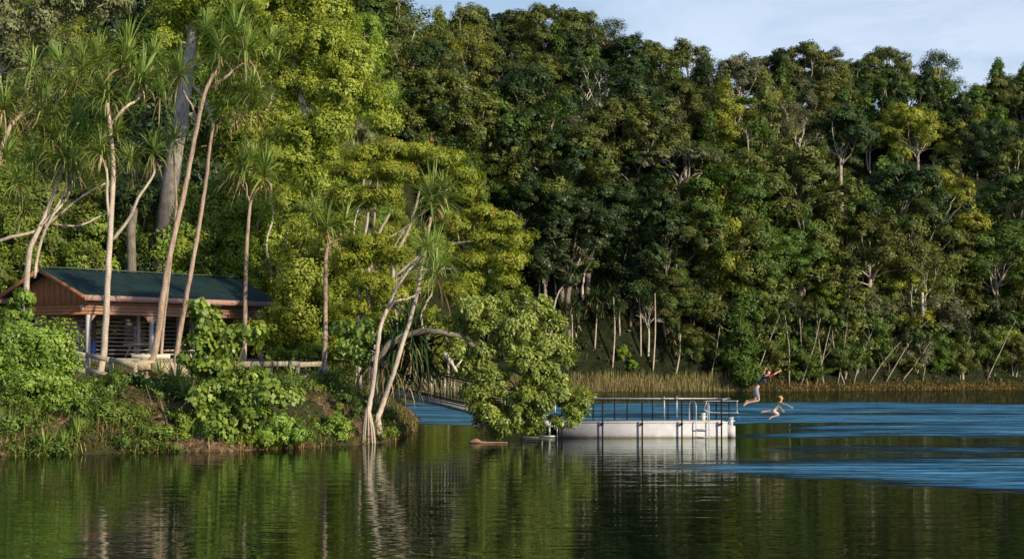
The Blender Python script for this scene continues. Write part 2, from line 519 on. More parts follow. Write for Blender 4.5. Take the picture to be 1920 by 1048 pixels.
# ------------------------------------------------------------------ lake water
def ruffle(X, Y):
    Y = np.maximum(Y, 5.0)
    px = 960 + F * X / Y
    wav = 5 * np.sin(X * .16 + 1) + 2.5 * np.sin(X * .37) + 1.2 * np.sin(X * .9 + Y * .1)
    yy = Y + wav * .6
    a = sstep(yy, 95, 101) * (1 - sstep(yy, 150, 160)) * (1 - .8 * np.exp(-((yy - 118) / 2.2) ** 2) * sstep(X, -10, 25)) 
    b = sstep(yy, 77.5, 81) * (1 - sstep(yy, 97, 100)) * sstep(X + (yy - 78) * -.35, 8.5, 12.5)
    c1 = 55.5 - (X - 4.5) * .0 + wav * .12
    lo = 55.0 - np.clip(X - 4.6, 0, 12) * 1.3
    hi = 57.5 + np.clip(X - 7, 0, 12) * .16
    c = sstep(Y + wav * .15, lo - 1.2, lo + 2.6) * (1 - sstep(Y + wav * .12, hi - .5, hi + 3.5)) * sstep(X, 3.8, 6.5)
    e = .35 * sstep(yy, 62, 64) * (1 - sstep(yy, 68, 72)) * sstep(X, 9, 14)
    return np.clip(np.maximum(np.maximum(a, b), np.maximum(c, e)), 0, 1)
m, t = newmat('lake_water')
g = t.n('ShaderNodeNewGeometry'); v = g.outputs['Position']
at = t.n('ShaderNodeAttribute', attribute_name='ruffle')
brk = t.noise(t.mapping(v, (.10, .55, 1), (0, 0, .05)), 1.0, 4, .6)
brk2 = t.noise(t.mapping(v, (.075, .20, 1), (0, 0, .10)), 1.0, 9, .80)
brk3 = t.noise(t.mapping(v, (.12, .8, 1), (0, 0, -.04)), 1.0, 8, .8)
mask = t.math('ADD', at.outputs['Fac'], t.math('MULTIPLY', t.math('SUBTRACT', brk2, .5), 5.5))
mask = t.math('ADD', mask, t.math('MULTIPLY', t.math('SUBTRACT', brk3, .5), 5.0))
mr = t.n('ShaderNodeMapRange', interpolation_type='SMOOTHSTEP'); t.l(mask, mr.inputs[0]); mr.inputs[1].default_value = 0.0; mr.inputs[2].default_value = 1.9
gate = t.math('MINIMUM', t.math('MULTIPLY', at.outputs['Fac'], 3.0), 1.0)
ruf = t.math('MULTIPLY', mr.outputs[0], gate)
# long glassy swell that stretches the reflections + fine wind ripple where the lake is ruffled
s1 = t.noise(t.mapping(v, (.22, 1.0, 1), (0, 0, .03)), .9, 2, .45)
s2 = t.noise(t.mapping(v, (.35, 1.0, 1), (0, 0, -.06)), 3.2, 2, .5)
r1 = t.noise(t.mapping(v, (.45, 1.0, 1), (0, 0, .12)), 5.0, 3, .6)
r2 = t.noise(t.mapping(v, (.5, 1.0, 1), (0, 0, -.2)), 1.6, 2, .5)
r3 = t.noise(t.mapping(v, (.3, 1.0, 1), (0, 0, .1)), .55, 3, .6)
sx = t.n('ShaderNodeSeparateXYZ'); t.l(v, sx.inputs[0])
fmr = t.n('ShaderNodeMapRange'); t.l(sx.outputs[1], fmr.inputs[0]); fmr.inputs[1].default_value = 120; fmr.inputs[2].default_value = 170; fmr.inputs[3].default_value = .019; fmr.inputs[4].default_value = .30
calm = t.math('ADD', t.math('MULTIPLY', s1, fmr.outputs[0]), t.math('MULTIPLY', s2, .0070))
rip = t.math('MULTIPLY', ruf, t.math('ADD', t.math('MULTIPLY', r3, .45), t.math('ADD', t.math('MULTIPLY', r1, .16), t.math('MULTIPLY', r2, .22))))
hgt = t.math('ADD', calm, rip)
bp = t.n('ShaderNodeBump'); bp.inputs['Strength'].default_value = 1; bp.inputs['Distance'].default_value = 1.0
t.l(hgt, bp.inputs['Height'])
fr = t.n('ShaderNodeFresnel'); fr.inputs['IOR'].default_value = 1.33; t.l(bp.outputs[0], fr.inputs['Normal'])
gl = t.n('ShaderNodeBsdfGlossy'); t.l(bp.outputs[0], gl.inputs['Normal'])
t.l(t.math('ADD', .015, t.math('MULTIPLY', ruf, .10)), gl.inputs['Roughness'])
t.l(t.mix(ruf, (.76, .82, .78), (.55, .86, 1.0)), gl.inputs['Color'])
sky_sheen_col = t.ramp(t.noise(t.mapping(v, (.16, 1.0, 1), (0, 0, .04)), 1.1, 9, .85), [(.39, (.004, .040, .08)), (.48, (.025, .21, .46)), (.55, (.20, .52, .80))])  # blue sky reflection and glints painted into the ruffled water's diffuse colour
df = t.n('ShaderNodeBsdfDiffuse'); t.l(t.mix(ruf, (.002, .006, .005), sky_sheen_col), df.inputs['Color'])
mx = t.n('ShaderNodeMixShader')
t.l(fr.outputs[0], mx.inputs[0]); t.l(df.outputs[0], mx.inputs[1]); t.l(gl.outputs[0], mx.inputs[2])
o = t.n('ShaderNodeOutputMaterial'); t.l(mx.outputs[0], o.inputs[0])
M['water'] = m
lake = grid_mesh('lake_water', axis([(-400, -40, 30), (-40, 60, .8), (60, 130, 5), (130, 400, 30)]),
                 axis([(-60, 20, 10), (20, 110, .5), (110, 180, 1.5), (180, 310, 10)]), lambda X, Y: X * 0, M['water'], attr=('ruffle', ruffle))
tag(lake, kind='structure')

# ------------------------------------------------------------------ sky + sun
SUN_AZ, SUN_EL = 47.0, 20.0
w = bpy.data.worlds.new("World"); scene.world = w; w.use_nodes = True
t = NT(w.node_tree)
sky = t.n('ShaderNodeTexSky', sky_type='NISHITA', sun_disc=False)
sky.sun_elevation = R(SUN_EL); sky.sun_rotation = R(180 - SUN_AZ)
sky.altitude = 700; sky.air_density = 1.0; sky.dust_density = .6; sky.ozone_density = 2.0
tc = t.n('ShaderNodeTexCoord')
n1 = t.noise(t.mapping(tc.outputs['Generated'], (2.2, 1.0, 6.0), (0, .5, .3)), 2.6, 6, .62, .6)
sx = t.n('ShaderNodeSeparateXYZ'); t.l(tc.outputs['Generated'], sx.inputs[0])
cf = t.ramp(n1, [(.40, 0.40), (.62, 1.0)])
zf = t.math('SUBTRACT', 1.0, t.math('MULTIPLY', sx.outputs[2], 2.8)); zf = t.math('MAXIMUM', zf, 0.0)
cl = t.mix(t.math('MULTIPLY', cf, zf), sky.outputs[0], (8.0, 8.7, 10.2))
bg = t.n('ShaderNodeBackground'); bg.inputs['Strength'].default_value = .125
t.l(cl, bg.inputs['Color'])
o = t.n('ShaderNodeOutputWorld'); t.l(bg.outputs[0], o.inputs[0])
sd = bpy.data.lights.new('sun', 'SUN'); sun = bpy.data.objects.new('sun', sd); COL.objects.link(sun)
sd.energy = 5.0; sd.angle = R(.53); sd.color = (1.0, .85, .60)
sv = Vector((math.sin(R(SUN_AZ)) * math.cos(R(SUN_EL)), -math.cos(R(SUN_AZ)) * math.cos(R(SUN_EL)), math.sin(R(SUN_EL))))
sun.rotation_euler = sv.to_track_quat('Z', 'Y').to_euler()
sun.location = sv * 100

# ================================================================== HILL FOREST
def dome_lobes(H, rw, zb, n, lr=.42, top=1.0, flat=1.0, skew=0.0):
    """n lobes over a dome whose base is at height zb and top at H"""
    L = []
    hh = H - zb
    for i in range(n):
        f = (i + .5) / n
        z = f ** .8
        rad = rw * math.sqrt(max(0.04, 1 - z ** 2.2)) * random.uniform(.55, .95)
        a = i * 2.4 + random.uniform(-.5, .5)
        r = rw * lr * random.uniform(.75, 1.15)
        L.append((math.cos(a) * rad + skew * z, math.sin(a) * rad, zb + hh * z * top - r * .4, r, r, r * random.uniform(.8, 1.15) * flat))
    return L
def column_lobes(H, rw, zb, n):
    L = []
    for i in range(n):
        z = i / (n - 1)
        rad = rw * (1 - z) ** .6 * random.uniform(.3, .6)
        a = i * 2.4
        r = rw * (.62 - .34 * z)
        L.append((math.cos(a) * rad, math.sin(a) * rad, zb + (H - zb) * z * .93, r, r, r * .9))
    return L
HT = {}
def tree_kind(key, lobes, H, tr, n, leaf, bark, flat=0.0, sub=2, clr=.5, aspect=.5, drp=0.0, forks=1, lean=0.0, under=.35, shell=.8, spread=.14, cl=None):
    cm = MB()
    foliage(cm, lobes, n, leaf, clr=clr, flat=flat, aspect=aspect, droop=drp, under=under, shell=shell, spread=spread, cl=cl)
    tm = MB()
    zs = min(l[2] for l in lobes)
    top = Vector((lean, 0, zs + (H - zs) * .25))
    for k in range(forks):
        a = random.uniform(0, 6.28)
        b0 = Vector((math.cos(a), math.sin(a), 0)) * (0 if forks == 1 else tr * 1.5)
        tp = top + Vector((math.cos(a), math.sin(a), 0)) * (0 if forks == 1 else 1.2)
        pp = curve_pts([b0 - Vector((0, 0, 1.5)), b0.lerp(tp, .35) + Vector((random.uniform(-.3, .3), random.uniform(-.3, .3), 0)), b0.lerp(tp, .7), tp], 4, .05)
        tm.tube(pp, lerp_r(tr * 1.15, tr * .6, len(pp)), 8, wob=.06)
        ls = [l for i, l in enumerate(lobes) if i % forks == k]
        for l in ls:
            s0 = pp[max(2, int(len(pp) * random.uniform(.6, .98)) - 1)]
            limbs(tm, s0, [l], tr * .42, sub=sub, n=5)
    HT.setdefault(key, []).append((cm.mesh(key + '_crown', M['mid']), tm.mesh(key + '_trunk', M[bark], True), H))

for k in range(2):
    tree_kind('broad', dome_lobes(15, 4.2, 7.5, 11, .40), 15, .26, 20000, .27, 'bpale')
    tree_kind('billow', dome_lobes(17, 5.0, 8.5, 15, .34), 17, .30, 24000, .28, 'bgrey')
    tree_kind('sparse', dome_lobes(15, 3.9, 7.0, 12, .33), 15, .20, 8500, .22, 'bwhite', sub=4, clr=.7, forks=2, under=.6)
tree_kind('slender', column_lobes(16, 2.9, 5.0, 9), 16, .20, 16000, .26, 'bpale')
tree_kind('slender', column_lobes(14, 2.3, 3.0, 9), 14, .18, 14000, .26, 'bgrey')
tree_kind('vine', column_lobes(13, 3.0, 1.6, 10), 13, .2, 17000, .29, 'bbrown', drp=.5, under=.9)
tree_kind('flat', [(0, 0, 13.6, 2.0, 2.0, .6), (2.4, .4, 13.3, 1.7, 1.6, .5), (-2.5, .2, 13.2, 1.8, 1.7, .5), (.5, 2.1, 13.5, 1.6, 1.5, .5), (-.4, -2.0, 13.1, 1.8, 1.6, .5), (3.9, -.2, 12.8, 1.0, 1, .35), (-4.0, -.3, 12.7, 1.0, 1.0, .35)], 14, .24, 9000, .24, 'bpale', flat=.9, sub=3, clr=.5)
tree_kind('shrubby', dome_lobes(7, 3.3, 1.6, 11, .42), 7, .13, 15000, .25, 'bpale', forks=3, under=.8)
tree_kind('shrubby', dome_lobes(6, 2.7, 1.2, 9, .42), 6, .12, 12000, .25, 'bbrown', forks=3, under=.8)
# bare tree
tm = MB()
pp = curve_pts([(0, 0, -1), (.2, 0, 5), (-.1, .2, 9)], 5)
tm.tube(pp, lerp_r(.22, .12, len(pp)), 7)
for l in dome_lobes(14, 3.2, 8.5, 9, .35): limbs(tm, pp[random.randint(6, len(pp) - 1)], [l], .09, sub=6, n=5, twig=.03)
BARE = tm.mesh('bare_trunk', M['bwhite'], True)

def stand(px, pyt, H, ymin=232):
    """ground position on the hill for which a tree of height H tops out at photo pixel px,pyt"""
    Y = np.arange(ymin, 410, .5)
    x, y, z = ray(px, pyt)
    tt = Y / y
    X = x * tt; Z = CAMZ + z * tt
    g_ = height(X, Y)
    ok = (g_ + H >= Z) & (sdist(X, Y) > 1.0)
    if not ok.any(): return None
    i = int(np.argmax(ok))
    return float(X[i]), float(Y[i]), float(g_[i])

ROWS = [(95, 'on the skyline'), (165, 'below the skyline'), (245, 'near the hilltop'), (335, 'on the upper slope'), (430, 'halfway up'), (520, 'on the lower slope'), (900, 'at the hill foot')]
COLS = [(700, 'behind the tall yellow-green tree'), (780, 'beside the tall yellow-green tree'), (860, 'above the orange-tipped tree'), (940, 'right of the orange-tipped tree'), (1020, 'above the overhanging lake tree'),
        (1100, "above the pontoon's left end"), (1180, "above the pontoon's left half"), (1260, "above the pontoon's middle"), (1330, 'above the pontoon ladder'), (1400, "above the pontoon's right end"),
        (1470, 'above the two swimmers'), (1550, 'just right of the swimmers'), (1630, 'well right of the swimmers'), (1710, 'left of the shoreline ferns'), (1790, 'above the shoreline ferns'), (1860, 'right of the shoreline ferns'), (2100, 'at the right picture edge')]
KW = {'broad': 'round-crowned tree', 'billow': 'broad billowing tree', 'sparse': 'sparse pale-branched tree', 'slender': 'narrow upright tree', 'vine': 'vine-draped tree', 'flat': 'flat-topped tree', 'shrubby': 'low bushy tree', 'bare': 'leafless pale-twigged tree'}
CW = {'olive': 'olive green', 'deep': 'dark green', 'mid': 'mid green', 'yellow': 'yellow-green', 'grey': 'grey-green', 'lime': 'lime green', 'red': 'rust-tinged', 'panddk': 'shade-darkened green', 'gold': 'golden green'}
hill_list = []   # px, pytop, kind, colour, scale
def hill_tree(px, pyt, kind, colr, sc=1.0, ymin=232, hw=None):
    v_ = HT[kind][random.randrange(len(HT[kind]))] if kind != 'bare' else (None, BARE, 14)
    H = v_[2] * sc
    s = stand(px, pyt, H, ymin)
    if s is None: return
    hill_list.append((px, pyt, kind, colr, sc, s, v_))

rr_ = random.Random(11)
SKY = [(650, -25), (720, -10), (790, -20), (860, -12), (905, 22), (960, 25), (1020, 16), (1080, 22), (1140, 38), (1190, 48), (1235, 62), (1290, 82), (1345, 70), (1400, 82), (1450, 102), (1500, 86), (1550, 100), (1600, 88), (1660, 92), (1710, 76), (1760, 98), (1800, 118), (1850, 96), (1905, 88), (1960, 90)]
for i, (a, b_) in enumerate(SKY):
    kind = rr_.choice(['billow', 'broad', 'broad', 'billow', 'sparse']) if a < 1690 else rr_.choice(['broad', 'sparse'])
    hill_tree(a, b_, kind, rr_.choice(['deep', 'mid', 'olive', 'deep', 'olive']), rr_.uniform(.72, 1.0))
for i in range(len(SKY) - 1):
    (a0, b0_), (a1, b1_) = SKY[i], SKY[i + 1]
    hill_tree((a0 + a1) / 2 + rr_.uniform(-8, 8), max(b0_, b1_) + rr_.uniform(14, 26), rr_.choice(['vine', 'shrubby']), rr_.choice(['deep', 'olive', 'mid']), rr_.uniform(1.1, 1.35))
    hill_tree((a0 + a1) / 2 + rr_.uniform(-20, 20), max(b0_, b1_) + rr_.uniform(40, 60), 'vine', rr_.choice(['deep', 'olive', 'mid']), rr_.uniform(1.0, 1.3))
hand = [(1880, 150, 'broad', 'olive', .9), (1860, 230, 'billow', 'deep', .9), (1900, 270, 'broad', 'olive', .9), (1950, 240, 'vine', 'deep', .9), (1910, 330, 'billow', 'mid', .9), (1700, 140, 'broad', 'deep', .8), (1740, 160, 'vine', 'olive', .8), (1930, 140, 'billow', 'deep', .9), (1965, 170, 'broad', 'olive', .9), (1580, 135, 'broad', 'deep', .8), (1840, 165, 'broad', 'mid', .8), (1285, 300, 'flat', 'grey', 1.35), (1350, 350, 'slender', 'yellow', 1.25), (1270, 455, 'slender', 'mid', .7), (880, 60, 'sparse', 'yellow', 1.2), (870, 20, 'broad', 'olive', 1.15), (985, 262, 'billow', 'olive', .8), (940, 255, 'broad', 'olive', .7),
        (1385, 185, 'flat', 'lime', .8), (1330, 205, 'vine', 'mid', .85), (1480, 190, 'sparse', 'grey', 1.0), (1440, 175, 'sparse', 'yellow', .9), (1720, 210, 'broad', 'yellow', 1.0), (1690, 200, 'broad', 'yellow', .9),
        (1830, 200, 'slender', 'yellow', .9), (1785, 200, 'slender', 'yellow', .75), (1500, 280, 'billow', 'olive', 1.1), (1570, 300, 'broad', 'red', .4), (1620, 180, 'broad', 'red', .3), (1600, 120, 'broad', 'deep', .9),
        (1560, 500, 'shrubby', 'lime', .5), (1545, 490, 'slender', 'lime', .55), (1680, 520, 'shrubby', 'olive', 1.2), (1620, 350, 'vine', 'mid', 1.0), (1810, 350, 'vine', 'deep', 1.1), (1755, 560, 'shrubby', 'grey', 1.1), (1880, 620, 'shrubby', 'lime', .8),
        (1090, 460, 'sparse', 'mid', .55), (1045, 470, 'sparse', 'grey', .45), (920, 470, 'broad', 'mid', .55), (1110, 120, 'sparse', 'deep', 1.0), (1150, 200, 'broad', 'olive', 1.0), (1100, 215, 'sparse', 'grey', .9), (1000, 175, 'sparse', 'mid', .7), (850, 150, 'billow', 'olive', 1.0), (1215, 190, 'broad', 'olive', 1.05)]
for h_ in hand: hill_tree(*h_)
for a, top_, kd, cc_ in [(1248, 372, 'billow', 'deep'), (1290, 395, 'broad', 'olive'), (1318, 378, 'vine', 'mid'), (1378, 392, 'billow', 'olive'), (1415, 410, 'vine', 'mid'), (1400, 372, 'slender', 'olive'), (1262, 430, 'vine', 'deep'), (1335, 440, 'vine', 'olive'), (1300, 460, 'broad', 'mid')]:
    Yt = 236 + rr_.uniform(-1.5, 3); q_ = P(a, top_, Yt); v_ = HT[kd][0]; g_ = hz(q_.x, Yt)
    hill_list.append((a, top_, kd, cc_, (q_.z - g_) / v_[2], (q_.x, Yt, g_), v_))
# the rest of the slope, loosely spaced rows from the skyline down to the water
row = 0
py = 45
skx = [a for a, b_ in SKY]; sky_ = [b_ for a, b_ in SKY]
while py < 640:
    px = 655 + (row % 2) * 38
    while px < 1990:
        jx, jy = rr_.uniform(-26, 26), rr_.uniform(-20, 20)
        if py + jy > np.interp(px + jx, skx, sky_) + 26 and not any(abs(px + jx - h_[0]) < 34 and abs(py + jy - h_[1]) < 26 for h_ in hand):
            dark = 950 < px < 1240 and py > 240  # gully zone: its shade is painted in through darker leaf colours
            if py > 520:
                kind = rr_.choice(['shrubby', 'shrubby', 'vine', 'shrubby'])
            elif py > 380:
                kind = rr_.choice(['broad', 'slender', 'vine', 'billow', 'slender', 'broad', 'vine', 'vine', 'sparse'])
            else:
                kind = rr_.choice(['broad', 'billow', 'broad', 'billow', 'vine', 'vine', 'slender', 'broad', 'sparse'])
            colr = rr_.choice(['deep', 'panddk', 'panddk']) if dark else rr_.choice(['olive', 'olive', 'deep', 'mid', 'olive', 'deep', 'grey', 'mid', 'mid', 'yellow'] if px > 1300 else ['olive', 'deep', 'deep', 'mid', 'olive'])  # extra yellow and olive on the right side imitates golden side light
            sc = (rr_.uniform(.55, 1.1) if py > 150 else rr_.uniform(.8, 1.1)) * (1 if py < 520 else .75)
            if not (dark and py > 430):
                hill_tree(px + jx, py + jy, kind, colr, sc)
        px += rr_.uniform(60, 80)
    py += 48
    row += 1
for a, b_, s_ in ((905, 8, .9), (925, 20, .7), (1100, 225, .6), (1760, 92, .55), (1885, 90, .6), (1840, 100, .5), (1215, 570, .5), (1010, 480, .5)):
    hill_tree(a, b_, 'bare', 'grey', s_)

def where(px, py):
    r_ = next(t_ for lim, t_ in ROWS if py < lim)
    c_ = next(t_ for lim, t_ in COLS if px < lim)
    return r_, c_
groups = {}
for h_ in hill_list:
    r_, c_ = where(h_[0], h_[1])
    h_key = (h_[2], h_[3], r_, c_)
    groups.setdefault(h_key, []).append(h_)
ORD = ['leftmost', 'second from left', 'third from left', 'fourth from left', 'fifth from left']
seen = set()
for key, hs in groups.items():
    hs.sort(key=lambda h: h[0])
    kind, colr, r_, c_ = key
    for i, h_ in enumerate(hs):
        px_, pt_, _, _, sc, (x, y, z), v_ = h_
        lab = f"{CW[colr]} {KW[kind]} {r_} {c_}" if kind != 'bare' else f"{KW[kind]} {r_} {c_}"
        if len(hs) > 1: lab = ['leftmost', 'second', 'third', 'fourth', 'fifth', 'sixth'][i] + ' ' + lab
        rt = thing('rainforest_tree', lab, 'tree', (x, y, z - .1), random.uniform(0, 6.28), 'rainforest trees on the far hillside')
        wd = 1.32; wd = 1.32 if sc < 1.15 else 1.0; sc3 = (sc * wd * random.uniform(.92, 1.1), sc * wd * random.uniform(.92, 1.1), sc)
        inst('trunk', v_[1], rt, sc=sc3)
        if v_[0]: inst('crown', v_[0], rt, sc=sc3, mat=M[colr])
print('hill trees', len(hill_list))

# tall bare trunks that stand in the shaded gully
def pole_tree(name, lab, pts, r0, r1, Y, bark='bgrey', crown=None):
    base = P(*pts[0], Y)
    base.z = hz(base.x, Y) - .2
    rt = thing(name, lab, 'tree', base)
    pp = curve_pts([base] + [P(a, b_, Y) for a, b_ in pts[1:]], 4, .04)
    mb = MB(); mb.tube(pp, lerp_r(r0, r1, len(pp)), 8, wob=.05)
    lobes = []
    if crown:
        for (a, b_, ra, rb) in crown:
            c = P(a, b_, Y); k = Y / F
            lobes.append((c.x, c.y + random.uniform(-.5, .5), c.z, ra * k, ra * k, rb * k))
        limbs(mb, pp[-2], lobes, r1 * .8, sub=3, n=5, twig=.02)
    hook(mb.build('trunk', M[bark], smooth=True), rt)
    if lobes:
        cm = MB(); foliage(cm, lobes, 420 * len(lobes), .32, clr=.38)
        hook(cm.build('crown', M['mid']), rt)
    return rt
pole_tree('tall_tree', 'tall straight grey trunk rising from the dark gully, left of the flat-topped tree', [(1158, 560), (1163, 470), (1172, 380), (1180, 310)], .20, .12, 250, crown=[(1165, 300, 34, 22), (1205, 285, 34, 22), (1185, 268, 30, 20)])
pole_tree('tall_tree', 'dark bent trunk high in the shaded gully, second trunk left of the flat-topped tree', [(1128, 540), (1135, 430), (1148, 350), (1158, 300)], .17, .11, 254, crown=[(1150, 290, 34, 22), (1128, 272, 28, 18)])
pole_tree('tall_tree', 'thickest grey trunk in the gully under the flat-topped tree crown', [(1264, 640), (1266, 540), (1268, 430), (1276, 330)], .34, .2, 236, crown=[(1250, 318, 30, 12), (1285, 308, 34, 14), (1320, 322, 26, 12)])
pole_tree('tall_tree', 'slim dark trunk just right of the thick grey gully trunk', [(1290, 620), (1288, 480), (1294, 370)], .17, .12, 238, crown=[(1297, 360, 26, 16)])
pole_tree('leaning_tree', 'slim pale tree leaning right over the gully bushes, tufts of leaves along it', [(1030, 640), (1042, 560), (1070, 520), (1090, 480)], .16, .07, 233, 'bpale', crown=[(1090, 462, 20, 12), (1110, 500, 20, 10), (1075, 528, 16, 9), (1105, 465, 13, 8)])
pole_tree('leaning_tree', 'thin white-stemmed tree curving up in front of the dark gully, right of the orange-tipped tree', [(975, 600), (978, 520), (985, 470), (1000, 440)], .12, .06, 236, 'bwhite', crown=[(1000, 425, 18, 12), (985, 455, 14, 9), (1015, 440, 13, 8)])
for i, (a, b0, b1, lab) in enumerate([(1395, 380, 250, 'pale straight trunk above the pontoon end among yellow crowns'), (1450, 470, 330, 'pale slim trunk on the hillside above the two swimmers'), (1580, 480, 400, 'white slim trunk halfway up the slope above the open water'), (1740, 520, 420, 'pale leaning trunk on the hillside above the ferns'), (1775, 540, 430, 'white dead trunk with a knobbly top near the right side'), (1720, 560, 460, 'thin pale trunk left of the white dead trunk'), (1615, 540, 445, 'thin white trunk on the lower hillside right of the swimmers'), (1835, 620, 480, 'thick grey leaning trunk near the right picture edge')]):
    Y = 238 + (i % 3) * 2 + max(0, (a - 1500) * .05)
    pole_tree('slim_tree', lab, [(a - 4, b0 + 60), (a, b0), (a + random.uniform(-6, 12), (b0 + b1) / 2), (a + random.uniform(0, 22), b1)], .16, .08, Y, random.choice(['bwhite', 'bpale']), crown=[(a + 5, b1 - 8, 26, 16), (a + 25, b1 + 8, 20, 12)])

# ------------------------------------------------------------------ pandanus
def rosette_mesh(n, L, droop, dead=.12, mats=('pand', 'dead'), w=.060, hang=.25, seed=0, wsc=1.0):
    mb = MB()
    ang = rng.random(n) * 6.283
    f = np.sort(rng.random(n))           # 0 young/upright -> 1 old/outer
    el = np.where(f < .25, rng.uniform(1.0, 1.5, n), 1.25 - 1.45 * f + rng.normal(0, .18, n))
    d0 = np.stack([np.cos(ang) * np.cos(el), np.sin(ang) * np.cos(el), np.sin(el)], 1)
    base = np.stack([np.cos(ang) * .06, np.sin(ang) * .06, .25 - f * .35], 1)
    Ls = L * rng.uniform(.7, 1.12, n) * np.where(f < .15, .75, 1)
    dr = droop * (.25 + 1.1 * f) * rng.uniform(.6, 1.4, n)
    kink = np.where(rng.random(n) < hang, rng.uniform(.35, .75, n), 5)
    tint = np.clip(.52 + rng.normal(0, .16, n) - .1 * f, 0, 1)
    mb.blades(base, d0, dr, Ls, np.full(n, w) * rng.uniform(.8, 1.15, n), tint, 5, 0, kink)
    nd = int(n * dead)
    if nd:
        ang = rng.random(nd) * 6.283
        el = rng.uniform(-1.0, .0, nd)
        d0 = np.stack([np.cos(ang) * np.cos(el), np.sin(ang) * np.cos(el), np.sin(el)], 1)
        base = np.stack([np.cos(ang) * .07, np.sin(ang) * .07, -.1 - rng.random(nd) * .25], 1)
        mb.blades(base, d0, rng.uniform(1.0, 2.0, nd), L * rng.uniform(.5, .95, nd), np.full(nd, w * .9), rng.random(nd), 4, 1)
    return mb.mesh('rosette', [M[mats[0]], M[mats[1]]])
ROS = [rosette_mesh(76, 1.35, .8, .08), rosette_mesh(88, 1.45, 1.0, .12, hang=.35), rosette_mesh(54, 1.1, .5, .05, hang=.15), rosette_mesh(78, 1.55, 1.3, .2, hang=.5), rosette_mesh(66, 1.3, .6, .08, hang=.25), rosette_mesh(50, 1.45, 1.0, .22, hang=.5)]
ROSD = [rosette_mesh(40, 1.6, .9, .1, ('panddk', 'dead'), w=.11), rosette_mesh(36, 1.5, 1.2, .2, ('panddk', 'dead'), w=.11)]
HANG = [rosette_mesh(70, 2.3, 2.2, .16, ('panddk', 'dead'), w=.085, hang=.1)]
def pandanus(lab, Y, stems, ros, roots=None, bark='bpand', base=None, group='pandanus trees on the near bank', size=1.02, meshes=None):
    """stems: [(pixel path, r0, r1)], ros: [(px,py,scale)], roots: (px,py top, spread px, py bottom)"""
    k = Y / F
    b0 = P(*(base or stems[0][0][0]), Y)
    rt = thing('pandanus_tree', lab, 'tree', b0, group=group)
    for i, (path, r0, r1) in enumerate(stems):
        pts = [P(a, b_, Y) + Vector((0, .25 * math.sin(j * 1.9 + i), 0)) for j, (a, b_) in enumerate(path)]
        pp = curve_pts(pts, 5, .012)
        mb = MB(); mb.tube(pp, lerp_r(r0 * .88, r1 * .8, len(pp)), 10, wob=.07)
        hook(mb.build('trunk' if i == 0 else 'branch', M[bark], smooth=True), rt)
    if roots:
        ax_, ay_, sp, yb = roots
        n = 13
        for j in range(n):
            a = j / n * 6.283
            top = P(ax_, ay_ - random.uniform(0, 12), Y) + Vector((math.cos(a), math.sin(a), 0)) * .06
            bot = P(ax_ + math.cos(a) * sp * random.uniform(.6, 1.1), yb, Y) + Vector((0, math.sin(a) * sp * k * random.uniform(.6, 1.1), 0))
            bot.z = min(bot.z, max(hz(bot.x, bot.y), -.3)) - .15
            mid = top.lerp(bot, .5) + Vector((math.cos(a), math.sin(a), 0)) * .06
            mb = MB(); mb.tube(curve_pts([top, mid, bot], 3), [.035] * 6 + [.03], 6)
            hook(mb.build('prop_root', M['bpandw'], smooth=True), rt)
    ms = meshes or ROS
    for j, (a, b_, s_) in enumerate(ros):
        p_ = P(a, b_, Y) + Vector((0, random.uniform(-.5, .5), 0))
        inst('leaf_rosette', ms[random.randrange(len(ms))], rt, p_ - b0, (random.uniform(-.25, .25), random.uniform(-.25, .25), random.uniform(0, 6.28)), s_ * size)
    return rt
pandanus('tall pandanus with pale trunk forking above the left part of the green shelter roof', 74,
    [([(183, 722), (192, 660), (202, 555), (208, 440), (210, 330), (208, 250), (203, 195)], .17, .09), ([(208, 450), (240, 412), (262, 372), (286, 330), (288, 305)], .085, .05), ([(207, 440), (203, 380), (202, 330), (194, 300)], .07, .05), ([(208, 235), (235, 205), (258, 185), (266, 165)], .08, .05)],
    [(200, 178, 1.15), (266, 150, 1.1), (288, 285, .95), (192, 285, .9), (230, 120, 1.0), (160, 130, 1.0), (215, 250, .9), (240, 300, .8), (235, 200, .8)], bark='bpandw')
pandanus('tall leaning pandanus in front of the shelter, forked top beside the great trunk', 73,
    [([(272, 718), (290, 650), (305, 570), (320, 480), (345, 352), (368, 245), (390, 165), (413, 118)], .17, .08), ([(370, 240), (362, 205), (352, 185), (341, 165)], .06, .04), ([(392, 165), (420, 150), (445, 128), (462, 112)], .07, .05)],
    [(416, 100, 1.15), (465, 96, 1.2), (340, 140, .9), (440, 60, 1.0), (500, 85, .95), (385, 60, .9), (475, 165, 1.2), (520, 120, .8)])
pandanus('slim leaning pandanus just right of the forked tall one, crossing the shelter roof', 75,
    [([(325, 705), (338, 610), (352, 550), (366, 470), (380, 370), (392, 290), (402, 228)], .13, .08)],
    [(404, 215, 1.0), (440, 200, 1.1), (478, 205, 1.15), (430, 160, .9)])
pandanus('small pandanus tuft in front of the great dark trunk', 78,
    [([(300, 705), (304, 620), (318, 520), (331, 400), (326, 330), (324, 275)], .085, .04)], [(325, 262, .8)])
pandanus('pandanus with twin drooping heads growing beyond the right end of the shelter roof', 84,
    [([(457, 690), (458, 600), (462, 500), (467, 410), (470, 372)], .13, .08), ([(468, 380), (462, 362), (455, 345)], .06, .05), ([(469, 376), (482, 358), (492, 350)], .06, .05)],
    [(453, 325, 1.15), (497, 330, 1.25), (475, 300, .9)], bark='bpand')
pandanus('slender straight pandanus on a cone of prop roots beside the right fence', 80,
    [([(608, 700), (609, 600), (611, 510), (614, 465), (620, 447)], .13, .08), ([(614, 465), (632, 448), (640, 440)], .06, .05)],
    [(612, 425, 1.1), (645, 415, 1.15), (590, 400, .8)], roots=(608, 690, 21, 722))
